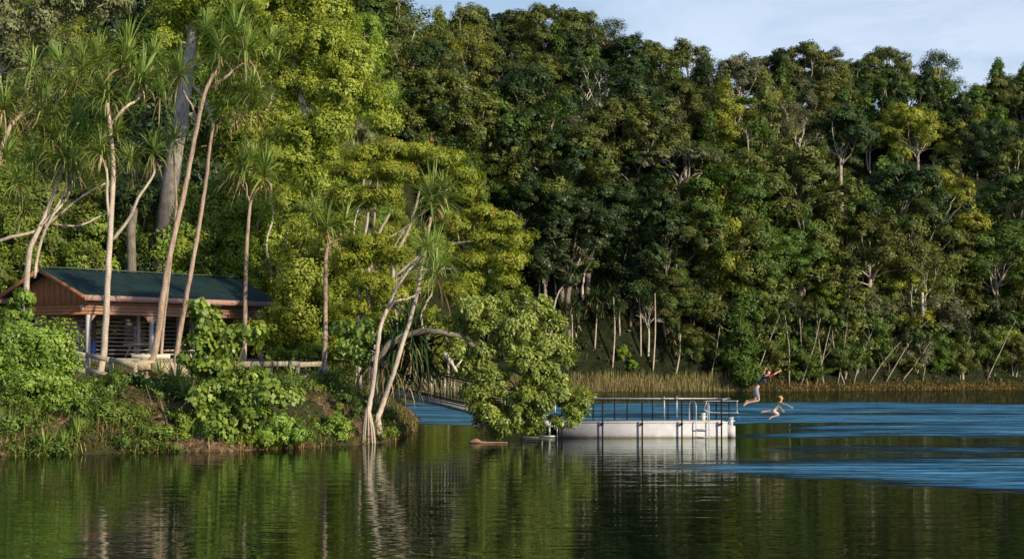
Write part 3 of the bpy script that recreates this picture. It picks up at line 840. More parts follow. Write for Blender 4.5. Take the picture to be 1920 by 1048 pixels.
pandanus('forked pandanus standing on long pale prop roots at the water edge', 73,
    [([(690, 775), (697, 730), (706, 670), (714, 615), (726, 575)], .12, .09), ([(722, 590), (737, 553), (758, 520), (775, 497), (792, 480)], .07, .05), ([(725, 580), (742, 565), (765, 560), (790, 546)], .07, .05)],
    [(800, 468, .7), (820, 515, 1.2)], roots=(690, 770, 16, 842), bark='bpandw')
pandanus('tall pandanus rising diagonally behind the prop-rooted one, two heads over the lake', 74.5,
    [([(708, 785), (720, 748), (738, 700), (752, 655), (768, 600), (782, 550), (791, 500), (800, 450), (808, 405)], .13, .07)],
    [(815, 385, 1.25), (832, 362, .8), (812, 490, 1.1)], roots=(708, 785, 10, 835), bark='bpandw')
pandanus('many-branched pandanus at the far left with long bent limbs', 76,
    [([(44, 640), (46, 545), (58, 470), (76, 428), (84, 398), (106, 350), (122, 312)], .16, .06), ([(62, 520), (74, 460), (100, 408), (122, 375), (142, 332)], .08, .05), ([(-30, 462), (20, 446), (62, 436), (92, 415), (150, 372), (200, 345)], .09, .04), ([(94, 420), (150, 424), (180, 408), (208, 394)], .05, .035), ([(78, 425), (100, 400), (120, 360), (150, 330)], .05, .04)],
    [(122, 298, 1.1), (145, 318, 1.0), (60, 300, 1.05), (100, 255, 1.05), (165, 268, 1.0), (30, 340, .95), (205, 330, .8), (15, 295, 1.0), (80, 215, 1.0), (140, 230, 1.0), (40, 390, .8), (185, 225, .9)], bark='bpandw')
pandanus('pandanus behind the left ones with a thick pale limb rising from the left edge', 82,
    [([(-45, 620), (-25, 400), (0, 300), (20, 240), (36, 215)], .16, .1), ([(30, 225), (58, 208), (88, 198)], .08, .05), ([(36, 215), (40, 190), (60, 160)], .07, .05)],
    [(38, 180, 1.2), (90, 180, 1.1), (140, 160, 1.1), (10, 200, 1.1), (60, 130, 1.1), (180, 110, 1.1), (240, 95, 1.1), (110, 120, 1.0), (290, 110, 1.05), (300, 170, 1.0), (270, 130, 1)])
pandanus('half-hidden pandanus among the pinkish trunks behind the slender one', 88,
    [([(665, 640), (690, 560), (700, 440), (706, 360), (708, 335)], .09, .06), ([(695, 500), (688, 420), (690, 390)], .05, .04)],
    [(700, 330, 1.0), (670, 310, .9), (690, 385, .9)])
# hanging strap leaves over the water, right of the forked pair
rt = pandanus('low pandanus clump whose long dark leaves hang down into the lake', 76.5,
    [([(712, 760), (735, 700), (748, 655)], .12, .09), ([(735, 700), (765, 670), (780, 655)], .08, .06)],
    [(748, 655, 1.0), (782, 660, 1.05), (720, 672, .9), (800, 690, .85), (765, 625, .9), (755, 705, .8)], meshes=HANG, bark='bbrown')

# pandanus grove across the lake, thin stems in the dark behind the reeds
gk = [(1072, 560, 655), (1090, 540, 640), (1105, 520, 648), (1120, 545, 640), (1135, 515, 625), (1150, 530, 640), (1165, 508, 635), (1180, 525, 642), (1198, 515, 630), (1212, 530, 640), (1228, 525, 650), (1242, 545, 655), (1060, 600, 690), (1080, 600, 690), (1140, 590, 690), (960, 570, 680), (985, 560, 670), (1010, 585, 690), (940, 560, 660), (1256, 580, 680), (1275, 600, 690)]
for i, (a, top, mid_) in enumerate(gk):
    Y = 232.5 + (i * 7 % 5) * .9
    lean = random.uniform(-10, 10)
    b0 = P(a + lean, 700, Y); b0.z = hz(b0.x, Y) - .1
    rt = thing('pandanus_tree', None, 'tree', b0, group='pandanus grove behind the far reeds')
    rt['label'] = f"slender far pandanus behind the reeds, {['leftmost','second','third','fourth','fifth','sixth','seventh','eighth','ninth','tenth','eleventh','twelfth','thirteenth','fourteenth','fifteenth','sixteenth','seventeenth','eighteenth','nineteenth','twentieth','rightmost'][sorted(range(len(gk)), key=lambda q: gk[q][0]).index(i)]} of the grove"
    tip = P(a, top + 25, Y)
    pp = curve_pts([b0, b0.lerp(tip, .5) + Vector((random.uniform(-.3, .3), 0, 0)), tip], 4)
    mb = MB(); mb.tube(pp, lerp_r(.12, .08, len(pp)), 6)
    hook(mb.build('trunk', M['bpandw'], smooth=True), rt)
    for q in range(6):
        p_ = tip + Vector((random.uniform(-1.3, 1.3), random.uniform(-1, 1), random.uniform(-2.2, 1.0)))
        inst('leaf_rosette', ROSD[q % 2], rt, p_ - b0, (random.uniform(-.3, .3), random.uniform(-.3, .3), random.uniform(0, 6)), random.uniform(.75, 1.05))

# leaning thin stems along the right far shore
ls = [(1392, 700, 1440, 600), (1410, 705, 1462, 590), (1500, 700, 1540, 590), (1530, 705, 1560, 600), (1545, 700, 1530, 570), (1600, 700, 1640, 610), (1628, 705, 1690, 640), (1660, 700, 1720, 620), (1365, 700, 1375, 600), (1570, 690, 1590, 585), (1690, 700, 1745, 640), (1730, 700, 1745, 620), (1850, 700, 1905, 600), (1480, 690, 1470, 580), (1330, 700, 1350, 600), (1800, 700, 1820, 630), (1515, 700, 1500, 590), (1585, 705, 1560, 610)]
ls.sort()
NUM = ['leftmost', 'second', 'third', 'fourth', 'fifth', 'sixth', 'seventh', 'eighth', 'ninth', 'tenth', 'eleventh', 'twelfth', 'thirteenth', 'fourteenth', 'fifteenth', 'sixteenth', 'seventeenth', 'rightmost']
for i, (x0, y0, x1, y1) in enumerate(ls):
    Y = 232 + (0 if x0 < 1430 else min(14, (x0 - 1430) * .034))
    b0 = P(x0, y0, Y)
    b0.z = hz(b0.x, Y) - .1
    rt = thing('leaning_sapling', f"pale leaning stem in the shore thicket right of the pontoon, {NUM[i]} from the left" if 0 < i < 17 else f"pale leaning stem in the far shore thicket, {NUM[i]} of them", 'tree', b0, group='pale stems leaning over the far shore')
    tip = P(x1, y1, Y)
    pp = curve_pts([b0, b0.lerp(tip, .5) + Vector((random.uniform(-.5, .3), 0, .2)), tip], 4, .04)
    mb = MB(); mb.tube(pp, lerp_r(.085, .04, len(pp)), 6)
    for _ in range(3):
        q = pp[random.randint(3, len(pp) - 1)]
        e = q + Vector((random.uniform(-1.4, 1.4), random.uniform(-1, 1), random.uniform(.6, 1.8)))
        mb.tube(curve_pts([q, q.lerp(e, .5) + Vector((.1, 0, .1)), e], 3), .022, 4)
    hook(mb.build('trunk', M['bpale'], smooth=True), rt)
    if i % 2 == 0:
        for q in range(2):
            inst('leaf_rosette', ROSD[q], rt, tip - b0 + Vector((random.uniform(-.8, .8), 0, random.uniform(-.5, .5))), (0, 0, random.uniform(0, 6)), .8)
    else:
        cm = MB(); foliage(cm, [(tip.x, tip.y, tip.z, 1.4, 1.2, .8), (tip.x + .9, tip.y, tip.z - .6, 1.0, 1, .6)], 800, .28, clr=.3)
        hook(cm.build('crown', M['mid']), rt)

# shoreline shrubs, ferns, reeds on the far side
sh = [(830, 640, .8, 'lime'), (770, 600, 1.0, 'mid'), (880, 655, .6, 'lime'), (910, 620, .8, 'mid'), (1020, 650, .5, 'panddk'), (1170, 655, .28, 'lime'), (1185, 685, .22, 'lime'), (1300, 640, .5, 'mid'), (1345, 625, .6, 'olive'), (1385, 650, .5, 'mid'), (1430, 655, .5, 'olive'), (1475, 640, .6, 'mid'), (1525, 650, .55, 'mid'), (1575, 640, .6, 'olive'), (1620, 655, .5, 'mid'), (1665, 640, .7, 'olive'),
      (1715, 620, .8, 'grey'), (1760, 625, .8, 'mid'), (1805, 640, .7, 'olive'), (1850, 620, .9, 'mid'), (1900, 630, .8, 'olive'), (1950, 620, .9, 'mid'), (1460, 560, .9, 'deep'), (1400, 570, .8, 'deep'), (1320, 560, .7, 'mid'), (1520, 570, .9, 'olive'), (1640, 560, .9, 'grey'), (720, 620, 1.0, 'mid')]
for i, (a, b_, sc, cc_) in enumerate(sorted(sh)):
    v_ = HT['shrubby'][i % 2]
    s_ = stand(a, b_, v_[2] * sc, 231)
    if s_ is None: continue
    r_, c_ = where(a, b_)
    rt = thing('shore_shrub', f"{CW[cc_]} shrub by the far shore, number {i + 1} from the left".replace(f'number {i + 1}', ['first', 'second', 'third', 'fourth', 'fifth', 'sixth', 'seventh', 'eighth', 'ninth', 'tenth', 'eleventh', 'twelfth', 'thirteenth', 'fourteenth', 'fifteenth', 'sixteenth', 'seventeenth', 'eighteenth', 'nineteenth', 'twentieth', 'twenty-first', 'twenty-second', 'twenty-third', 'twenty-fourth', 'twenty-fifth', 'twenty-sixth', 'twenty-seventh', 'twenty-eighth'][i]), 'shrub', (s_[0], s_[1], s_[2] - .1), random.uniform(0, 6.28), 'shrubs along the far shore')
    inst('stem', v_[1], rt, sc=sc); inst('crown', v_[0], rt, sc=sc, mat=M[cc_])

def shoreline_pts(x0, x1, n):
    """points on the far shore, by x"""
    xs = rng.uniform(x0, x1, n)
    far = SA[17:24] if False else np.array([p for p in SHORE if p[1] >= 205 and p[1] < 320], float)
    return xs, np.interp(xs, far[:, 0], far[:, 1])
def grass_stuff(name, xs, ys, L, W, mat, up=(.9, 1.5), droop=.35, tintb=.5, sink=.05, seg=3):
    n = len(xs)
    z = np.maximum(height(xs, ys), -.12) - sink
    ang = rng.random(n) * 6.283; el = rng.uniform(up[0], up[1], n)
    d0 = np.stack([np.cos(ang) * np.cos(el), np.sin(ang) * np.cos(el), np.sin(el)], 1)
    mb = MB()
    mb.blades(np.stack([xs, ys, z], 1), d0, droop * rng.uniform(.3, 1.6, n), L, W, np.clip(tintb + rng.normal(0, .2, n), 0, 1), seg)
    o = mb.build(name, mat)
    return tag(o, kind='stuff')
xs, ysh = shoreline_pts(-13, 29.5, 9000)
k_ = .65 + .35 * np.sin(xs * .9) * np.sin(xs * .37 + 1) 
o = grass_stuff('reed_bed', xs, ysh + rng.uniform(-.7, 1.8, len(xs)), rng.uniform(.5, 1.8, len(xs)) * (.45 + .62 * k_), rng.uniform(.03, .07, len(xs)), M['reed'], (1.2, 1.55), .15)
tag(o, 'tall tan reeds standing along the far shore behind the pontoon', 'reeds')
xs, ysh = shoreline_pts(29, 95, 9000)
o = grass_stuff('dry_grass', xs, ysh + rng.uniform(-.5, 1.7, len(xs)), rng.uniform(.2, .65, len(xs)), rng.uniform(.04, .10, len(xs)), M['straw'], (.3, 1.4), .9)
tag(o, 'dry straw-coloured grass fringe along the right far shore', 'grass')
# low leafy undergrowth on the slope
def herb_stuff(name, lab, xs, ys, leaf, hgt, mat, cat='ground cover'):
    n = len(xs); z = np.maximum(height(xs, ys), 0) + rng.random(n) ** 1.4 * hgt
    nrm = unit(n) * .8 + np.array([0, -.1, .9]); nrm /= np.linalg.norm(nrm, axis=1, keepdims=True)
    a = unit(n)
    L = leaf * rng.uniform(.6, 1.4, n)
    mb = MB(); mb.leaves(np.stack([xs, ys, z], 1), a, nrm, L, L * .55, np.clip(.5 + rng.normal(0, .2, n), 0, 1))
    return tag(mb.build(name, mat), lab, cat, kind='stuff')
n = 26000
xs = rng.uniform(-40, 100, n); ys = rng.uniform(228, 275, n); d = sdist(xs, ys); k_ = d > 1.2; xs, ys = xs[k_], ys[k_]
herb_stuff('forest_undergrowth', 'shade-darkened leafy undergrowth covering the hillside floor', xs, ys, .5, 1.6, M['panddk'])  # leaf colour darkened to stand in for gully shade

def fern_mesh(n=14, L=1.6, pin=16):
    mb = MB()
    C_, A_, N_, LL, TT = [], [], [], [], []
    for i in range(n):
        a = i / n * 6.283 + random.uniform(-.2, .2); el = random.uniform(.5, 1.1)
        p = Vector((0, 0, .1)); d = Vector((math.cos(a) * math.cos(el), math.sin(a) * math.cos(el), math.sin(el)))
        side = d.cross(Vector((0, 0, 1))).normalized(); t0 = random.gauss(.5, .12)
        for j in range(pin):
            f = j / pin
            p = p + d * (L / pin); d = (d + Vector((0, 0, -.13))).normalized()
            l_ = .42 * L * math.sin(math.pi * min(1, f * .85 + .15)) * (.5 if f < .1 else 1)
            for s_ in (-1, 1):
                ax_ = (side * s_ + d * .5).normalized()
                C_.append(p + ax_ * l_ * .5); A_.append(ax_); N_.append(side.cross(d) + Vector(unit(1)[0]) * .1); LL.append(l_); TT.append(t0 + random.gauss(0, .08))
    mb.leaves(np.array(C_), np.array(A_), np.array(N_), np.array(LL), np.array(LL) * .22, np.clip(TT, 0, 1))
    return mb.mesh('fronds', M['fern'])
FERN = fern_mesh()
for i, (a, b_, s_, lab) in enumerate([(1755, 700, 1.6, 'bright green fern on the far shore, left one of the pair near the right side'), (1785, 695, 1.7, 'bright green fern on the far shore, right one of the pair near the right side'), (1520, 700, 1.3, 'fern behind the jumping swimmers on the far shore'), (1560, 705, 1.2, 'small fern right of the swimmers on the far shore'), (1350, 700, 1.1, 'fern at the right end of the reed bed')]):
    x, y, z = P(a, b_, 1)
    Y = 233 + (0 if a < 1430 else min(14, (a - 1430) * .036)); p_ = P(a, b_, Y); p_.z = hz(p_.x, Y)
    rt = thing('fern', lab, 'fern', p_, random.uniform(0, 6)); inst('fronds', FERN, rt, (0, 0, .3), sc=s_)

# ================================================================== NEAR BANK TREES
def near_tree(name, lab, cat, Y, trunks, lobes, mat, leaf, n, bark='bpale', clr=.42, base=None, flat=0.0, drp=0.0, aspect=.5, sub=3, group=None, depth=1.0, extra=None, shell=.85, under=.5, lr=.05, cl=None, crown_name='crown', autolimb=True, spread=.14, lsc=1.0):
    """trunks: [(pixel path, r0, r1)]; lobes: [(px,py,rx,ry[,dY])] all at depth Y"""
    k = Y / F
    b0 = P(*(base or (trunks[0][0][0] if trunks else lobes[0][:2])), Y)
    if not trunks: b0.z = hz(b0.x, b0.y)
    rt = thing(name, lab, cat, b0, group=group)
    W = []
    for l in lobes:
        c = P(l[0], l[1], Y); dy = l[4] if len(l) > 4 else random.uniform(-.5, .5) * l[2] * k
        W.append((c.x, c.y + dy, c.z, l[2] * k * lsc, l[2] * k * depth * lsc, l[3] * k * lsc))
    tips = []
    tm = MB()
    for (path, r0, r1) in trunks:
        pts = [P(a, b_, Y) + Vector((0, .2 * math.sin(j * 2.3), 0)) for j, (a, b_) in enumerate(path)]
        pp = curve_pts(pts, 4, .02)
        tm.tube(pp, lerp_r(r0, r1, len(pp)), 9, wob=.06)
        tips += pp[len(pp) // 2:]
    if not trunks:
        top = Vector((b0.x, b0.y, b0.z)); 
        zc = np.mean([w_[2] for w_ in W]); xc = np.mean([w_[0] for w_ in W])
        pp = curve_pts([top - Vector((0, 0, .4)), top.lerp(Vector((xc, Y, zc)), .5) + Vector((random.uniform(-.2, .2), 0, 0)), Vector((xc, Y, zc))], 4, .03)
        tm.tube(pp, lerp_r(lr * 2.2, lr, len(pp)), 7); tips = pp[2:]
    if autolimb:
        for w_ in W:
            c = Vector(w_[:3]); s0 = min(tips, key=lambda p: (p - c).length + (2.0 if p.z > c.z else 0))
            limbs(tm, s0, [w_], lr, sub=sub, n=5, twig=.012)
    hook(tm.build('trunk', M[bark], smooth=True), rt)
    cm = MB()
    cc = foliage(cm, W, n, leaf, clr=clr, flat=flat, droop=drp, aspect=aspect, shell=shell, under=under, cl=cl, spread=spread)
    hook(cm.build(crown_name, M.get('n_' + mat, M[mat])), rt)
    if extra:
        em = MB(); k2 = rng.choice(len(cc), min(extra[1], len(cc)), replace=False)
        top = cc[k2]
        W2 = [(p_[0], p_[1] - .1, p_[2] + .12, .16, .16, .12) for p_ in top]
        foliage(em, W2, extra[1] * 9, leaf * .8, cl=len(W2), clr=.10)
        hook(em.build('young_leaves', M[extra[0]]), rt)
    return rt

# background wood that climbs behind the shelter
NT_ = {}
def near_kind(key, lobes, n, leaf, clr, **kw):
    cm = MB(); foliage(cm, lobes, n, leaf, clr=clr, **kw)
    tm = MB()
    zs = min(l[2] for l in lobes); H = max(l[2] + l[5] for l in lobes)
    top = Vector((0, 0, zs + (H - zs) * .4))
    pp = curve_pts([(0, 0, -1.5), (random.uniform(-.3, .3), 0, top.z * .5), top], 5, .04)
    tm.tube(pp, lerp_r(.20, .10, len(pp)), 8, wob=.06)
    for l in lobes: limbs(tm, pp[random.randint(len(pp) // 2, len(pp) - 1)], [l], .07, sub=4, n=5, twig=.013)
    NT_.setdefault(key, []).append((cm.mesh(key + '_crown', M['mid']), tm.mesh(key + '_trunk', M['bpale'], True), H))
for k in range(2):
    near_kind('round', dome_lobes(8, 2.6, 2.6, 12, .42), 26000, .165, .34, under=.6)
    near_kind('loose', dome_lobes(9, 2.5, 2.5, 12, .36), 17000, .15, .36, under=.8)
near_kind('dense', dome_lobes(7, 3.0, 1.4, 14, .40), 28000, .155, .30, under=.8)
near_kind('drape', column_lobes(9, 2.2, 1.2, 10), 25000, .165, .34, droop=.5, under=.9)
def place_near(px, pyt, kind, colr, sc, ymin=107):
    v_ = NT_[kind][random.randrange(len(NT_[kind]))]
    H = v_[2] * sc
    Y = np.arange(ymin, 225, .5); x, y, z = ray(px, pyt); tt = Y / y
    X = x * tt; Z = CAMZ + z * tt; g_ = height(X, Y)
    ok = (g_ + H >= Z) & (sdist(X, Y) > 1.2)
    if not ok.any(): return None
    i = int(np.argmax(ok))
    return (px, pyt, kind, colr, sc, (float(X[i]), float(Y[i]), float(g_[i])), v_)
nl = []
r2 = random.Random(8)
py = -150; row = 0
while py < 600:
    px = -30 + (row % 2) * 45
    xmax = 700 if py < 260 else (880 if py < 430 else 960)
    while px < xmax:
        jx, jy = r2.uniform(-30, 30), r2.uniform(-22, 22)
        kind = r2.choice(['round', 'loose', 'dense', 'drape', 'round'])
        bright = px > 420
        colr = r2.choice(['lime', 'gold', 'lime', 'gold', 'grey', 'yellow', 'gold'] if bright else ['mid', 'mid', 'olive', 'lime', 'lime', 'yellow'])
        if 200 < px < 330 and py < 420: colr = r2.choice(['deep', 'panddk'])  # darker leaf colours imitate the shaded gap between the trees
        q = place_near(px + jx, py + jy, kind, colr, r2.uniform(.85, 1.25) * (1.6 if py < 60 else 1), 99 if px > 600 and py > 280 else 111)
        if q: nl.append(q)
        px += r2.uniform(66, 84)
    py += 56; row += 1
for q in [(540, 590, 'dense', 'lime', .42), (560, 420, 'round', 'deep', .9), (500, 470, 'round', 'deep', .8), (600, 560, 'dense', 'mid', .5), (100, 470, 'dense', 'mid', .7), (20, 450, 'dense', 'mid', .9), (420, 480, 'dense', 'lime', .6), (250, 470, 'dense', 'deep', .6), (180, 450, 'dense', 'deep', .6), (660, 520, 'drape', 'grey', .8), (740, 560, 'loose', 'mid', .7), (790, 590, 'loose', 'lime', .5)]:
    h_ = place_near(*q, ymin=112)
    if h_: nl.append(h_)
NW = {'round': 'rounded tree', 'loose': 'airy tree', 'dense': 'bushy tree', 'drape': 'draped tree'}
NR = [(40, 'at the top picture edge'), (150, 'high up the near slope'), (270, 'on the upper near slope'), (390, 'halfway up the near slope'), (490, 'on the lower near slope'), (1000, 'near ground level')]
NC = [(60, 'at the left picture edge'), (150, 'behind the far-left pandanus limbs'), (240, 'behind the first pale pandanus trunk'), (330, 'behind the great dark trunk'), (430, 'right of the great dark trunk'), (520, 'behind the twin-headed pandanus'), (620, 'right of the shelter'), (720, 'behind the slender straight pandanus'), (820, 'behind the orange-tipped tree'), (2000, 'left of the overhanging tree')]
gr = {}
for h_ in nl:
    key = (h_[2], h_[3], next(t_ for l_, t_ in NR if h_[1] < l_), next(t_ for l_, t_ in NC if h_[0] < l_))
    gr.setdefault(key, []).append(h_)
for key, hs in gr.items():
    hs.sort(key=lambda h: h[1])
    for i, (px_, pt_, kind, colr, sc, (x, y, z), v_) in enumerate(hs):
        lab = f"{CW[colr]} {NW[kind]} {key[2]} {key[3]}"
        if len(hs) > 1: lab = ['upper ', 'lower ', 'lowest '][min(i, 2)] + lab
        rt = thing('bank_tree', lab, 'tree', (x, y, z - .1), random.uniform(0, 6.28), 'trees on the slope behind the shelter')
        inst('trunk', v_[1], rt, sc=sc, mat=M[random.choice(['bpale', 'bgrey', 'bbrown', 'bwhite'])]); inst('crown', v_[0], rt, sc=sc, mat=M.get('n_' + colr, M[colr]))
print('near trees', len(nl))

near_tree('tall_tree', 'tall sunlit yellow-green tree rising above the shelter, its crown against the sky', 'tree', 104,
    [([(560, 700), (556, 520), (565, 380), (580, 260), (560, 170), (540, 60), (530, -60)], .22, .12), ([(575, 300), (600, 230), (650, 205), (680, 195)], .10, .05), ([(560, 180), (600, 215), (640, 235)], .09, .04)],
    [(560, -20, 60, 45), (610, 20, 45, 40), (600, 90, 55, 42), (648, 110, 46, 40), (540, 70, 50, 40), (500, 20, 50, 38), (640, 175, 50, 36), (690, 200, 42, 32), (590, 170, 48, 36), (545, 150, 40, 34), (500, 110, 44, 34), (460, 60, 40, 34), (640, 45, 28, 30), (720, 235, 26, 20), (610, 240, 50, 30), (670, 130, 34, 26), (560, 260, 46, 30), (540, 305, 50, 34), (585, 340, 44, 30), (552, 390, 46, 34), (590, 440, 40, 30), (556, 480, 38, 28), (620, 300, 40, 26)],
    'gold', .165, 120000, 'bpale', clr=.42, lr=.05, cl=1350, spread=.2)
for i, (pts_, lab) in enumerate([([(640, 690), (650, 600), (668, 500), (664, 420), (680, 370)], 'slim pale stem just right of the slender straight pandanus, curving at the top'),
        ([(722, 690), (726, 600), (716, 520), (730, 440)], 'thin pale stem standing behind the forked lakeside pandanus'),
        ([(585, 640), (575, 560), (590, 480), (580, 400)], 'thin whitish stem left of the slender straight pandanus'),
        ([(535, 660), (534, 600), (545, 520), (538, 440), (560, 380)], 'thin whitish stem above the right end of the shelter roof'),
        ([(400, 640), (408, 540), (425, 470), (430, 400), (450, 360)], 'short pale stem above the shelter roof beside the twin-headed pandanus'),
        ([(800, 640), (790, 590), (812, 540), (806, 480)], 'thin pale stem above the arching limb'),
        ([(505, 650), (508, 520), (500, 460), (512, 400), (505, 330), (530, 270)], 'pale stem high between the twin-headed pandanus and the yellow-green tree')]):
    near_tree('slim_tree', lab, 'tree', (98 if pts_[0][0] > 560 else 109) + i % 3, [(pts_, .085, .035)], [(pts_[-1][0] - 8, pts_[-1][1] - 8, 20, 13), (pts_[-1][0] + 14, pts_[-1][1] + 6, 18, 11)], ['lime', 'yellow', 'mid'][i % 3], .15, 1500, 'bwhite', clr=.25, lr=.025, sub=3)
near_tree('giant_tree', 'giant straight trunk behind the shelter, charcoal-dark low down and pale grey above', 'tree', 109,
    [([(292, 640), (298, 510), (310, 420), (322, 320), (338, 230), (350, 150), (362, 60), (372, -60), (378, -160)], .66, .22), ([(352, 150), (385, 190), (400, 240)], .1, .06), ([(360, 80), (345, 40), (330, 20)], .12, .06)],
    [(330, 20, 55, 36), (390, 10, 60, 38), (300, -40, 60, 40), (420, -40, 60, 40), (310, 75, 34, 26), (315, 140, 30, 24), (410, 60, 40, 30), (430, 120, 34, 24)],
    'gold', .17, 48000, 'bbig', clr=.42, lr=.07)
near_tree('grey_trunked_tree', 'short grey-barked trunk standing between shelter roof and the great dark trunk', 'tree', 108,
    [([(243, 640), (246, 510), (247, 440), (250, 390)], .30, .24)], [(250, 360, 34, 22), (225, 380, 22, 16)], 'deep', .18, 2500, 'bgrey')
near_tree('upper_left_tree', 'grey-green tree with drooping small leaves filling the upper left corner', 'tree', 92,
    [([(-60, 640), (-40, 400), (-10, 200), (10, 90)], .22, .1)],
    [(20, 60, 50, 36), (80, 40, 46, 34), (30, 120, 44, 30), (95, 95, 38, 28), (-10, 10, 50, 36), (130, 10, 50, 34), (200, 5, 46, 30), (60, 150, 34, 22), (110, 130, 26, 20)],
    'grey', .19, 17000, 'bpale', clr=.34, drp=.4)
near_tree('orange_tipped_tree', 'broad feathery yellow-green tree with orange young leaves beside the lake', 'tree', 83,
    [([(700, 730), (698, 620), (690, 520), (705, 450), (730, 400)], .13, .06), ([(735, 730), (742, 620), (738, 500), (770, 420), (790, 340)], .12, .05), ([(675, 730), (672, 600), (680, 480), (690, 400), (700, 330)], .10, .05), ([(738, 520), (800, 470), (860, 455), (920, 452), (960, 460)], .07, .035), ([(700, 560), (750, 520), (800, 505), (900, 505), (955, 495)], .06, .03), ([(705, 450), (740, 440), (790, 400), (830, 350)], .06, .03), ([(695, 510), (720, 490), (760, 430)], .05, .03)],
    [(690, 290, 44, 15), (730, 275, 44, 14), (780, 282, 50, 14), (830, 300, 44, 15), (870, 328, 34, 15), (660, 325, 44, 18), (735, 325, 55, 15), (805, 340, 44, 15), (880, 360, 32, 15), (700, 370, 50, 15), (640, 370, 38, 18), (900, 400, 42, 16), (945, 420, 40, 16), (970, 455, 32, 20), (905, 445, 42, 15), (950, 490, 36, 20), (890, 490, 40, 15), (850, 420, 40, 15), (945, 525, 28, 18), (690, 455, 45, 14), (735, 480, 45, 15), (660, 490, 40, 18), (700, 530, 45, 15), (740, 555, 40, 14), (670, 575, 40, 18), (860, 550, 40, 20), (780, 540, 36, 16), (720, 600, 36, 14), (820, 470, 36, 12), (880, 525, 34, 16)],
    'feather', .14, 98000, 'bpale', clr=.30, flat=.5, lr=.035, extra=('orange', 55), aspect=.34, under=.7, sub=2, shell=.8)
near_tree('overhanging_tree', 'leaning tree whose limb arches over the lake, its leafy crown hanging beside the pontoon', 'tree', 75.2,
    [([(700, 745), (704, 700), (722, 655), (748, 634), (785, 622), (825, 622), (862, 632), (890, 652), (912, 676), (930, 692)], .16, .09), ([(925, 690), (945, 720), (955, 760), (972, 800)], .055, .03), ([(928, 690), (960, 695), (1000, 712), (1040, 722)], .07, .035), ([(935, 694), (960, 718), (985, 760), (1008, 785)], .045, .02), ([(890, 655), (930, 655), (960, 625), (985, 612)], .045, .02), ([(905, 670), (950, 650), (975, 600), (985, 560)], .05, .02), ([(835, 630), (848, 655), (858, 668)], .06, .05), ([(935, 690), (960, 640), (965, 600)], .05, .02), ([(1000, 712), (1040, 740), (1075, 760)], .04, .02)],
    [(1000, 590, 44, 24), (960, 605, 36, 24), (1030, 625, 36, 26), (995, 640, 44, 26), (940, 590, 36, 22), (915, 625, 28, 20), (1022, 665, 40, 26), (985, 675, 32, 22), (1042, 705, 34, 24), (1030, 745, 38, 24), (1070, 745, 28, 22), (1085, 770, 20, 20), (1000, 735, 30, 22), (925, 715, 32, 22), (905, 745, 26, 20), (945, 750, 32, 24), (935, 785, 34, 20), (975, 780, 34, 20), (1000, 795, 24, 12), (890, 690, 24, 16), (1060, 785, 26, 14), (880, 580, 26, 24), (970, 565, 30, 18), (1010, 570, 24, 18), (910, 785, 22, 14), (870, 615, 26, 20), (860, 650, 22, 16), (900, 655, 26, 18), (875, 690, 20, 14), (925, 575, 26, 18), (945, 650, 30, 20), (1055, 660, 18, 18), (990, 755, 36, 20), (840, 590, 20, 18), (890, 610, 24, 16), (880, 735, 16, 16), (895, 800, 14, 10), (930, 806, 20, 8), (1095, 755, 14, 16), (960, 640, 30, 16), (1005, 700, 30, 18), (1050, 730, 26, 18)],
    'over', .165, 44000, 'bgrey', clr=.27, lr=.028, sub=3, drp=.5, aspect=.40, under=.9, cl=460, shell=1.0, spread=.22, lsc=.92)
st = MB(); st.tube(curve_pts([P(832, 660, 75), P(842, 672, 74.9), P(850, 686, 74.9), P(857, 697, 74.9)], 4), [.07, .10, .12, .10, .08, .1, .09, .07, .05, .08, .07, .06, .05][:13], 8); st.tube([P(853, 690, 75), P(860, 682, 74.9), P(868, 672, 75)], [.05, .04, .02], 6)
o = st.build('broken_branch', M['bwhite'], smooth=True); tag(o, 'broken white branch stub hanging under the arching limb above the gangway', 'branch')

near_tree('lakeside_bush', 'big bright green bush at the left edge hanging over the bank', 'bush', 65.5,
    [([(55, 800), (60, 740), (70, 680)], .07, .04), ([(85, 780), (92, 730), (88, 670)], .06, .03), ([(20, 820), (20, 740), (10, 680)], .06, .03)],
    [(20, 640, 46, 26), (65, 625, 42, 22), (100, 645, 34, 22), (40, 675, 50, 26), (95, 680, 36, 24), (15, 715, 44, 26), (62, 715, 44, 24), (30, 755, 40, 24), (10, 800, 34, 24), (60, 760, 30, 18), (118, 665, 22, 16), (-20, 670, 40, 40), (-20, 760, 40, 40), (75, 650, 34, 20), (30, 790, 40, 22), (70, 800, 34, 20), (95, 745, 34, 22), (105, 715, 30, 20), (125, 685, 24, 16), (20, 825, 36, 16), (-15, 820, 36, 20)],
    'bush', .125, 40000, 'bpale', clr=.26, lr=.02, under=.8, cl=800, spread=.18)
near_tree('climbing_vine', 'bright leafy vine climbing the pandanus trunk above the left bush', 'vine', 75.6,
    [([(45, 640), (44, 600), (46, 560), (44, 550)], .03, .02)], [(38, 570, 22, 14), (52, 590, 16, 14), (30, 600, 22, 16), (45, 556, 13, 10), (25, 620, 22, 14)], 'bush', .16, 2600, 'bpale', clr=.2, lr=.01)
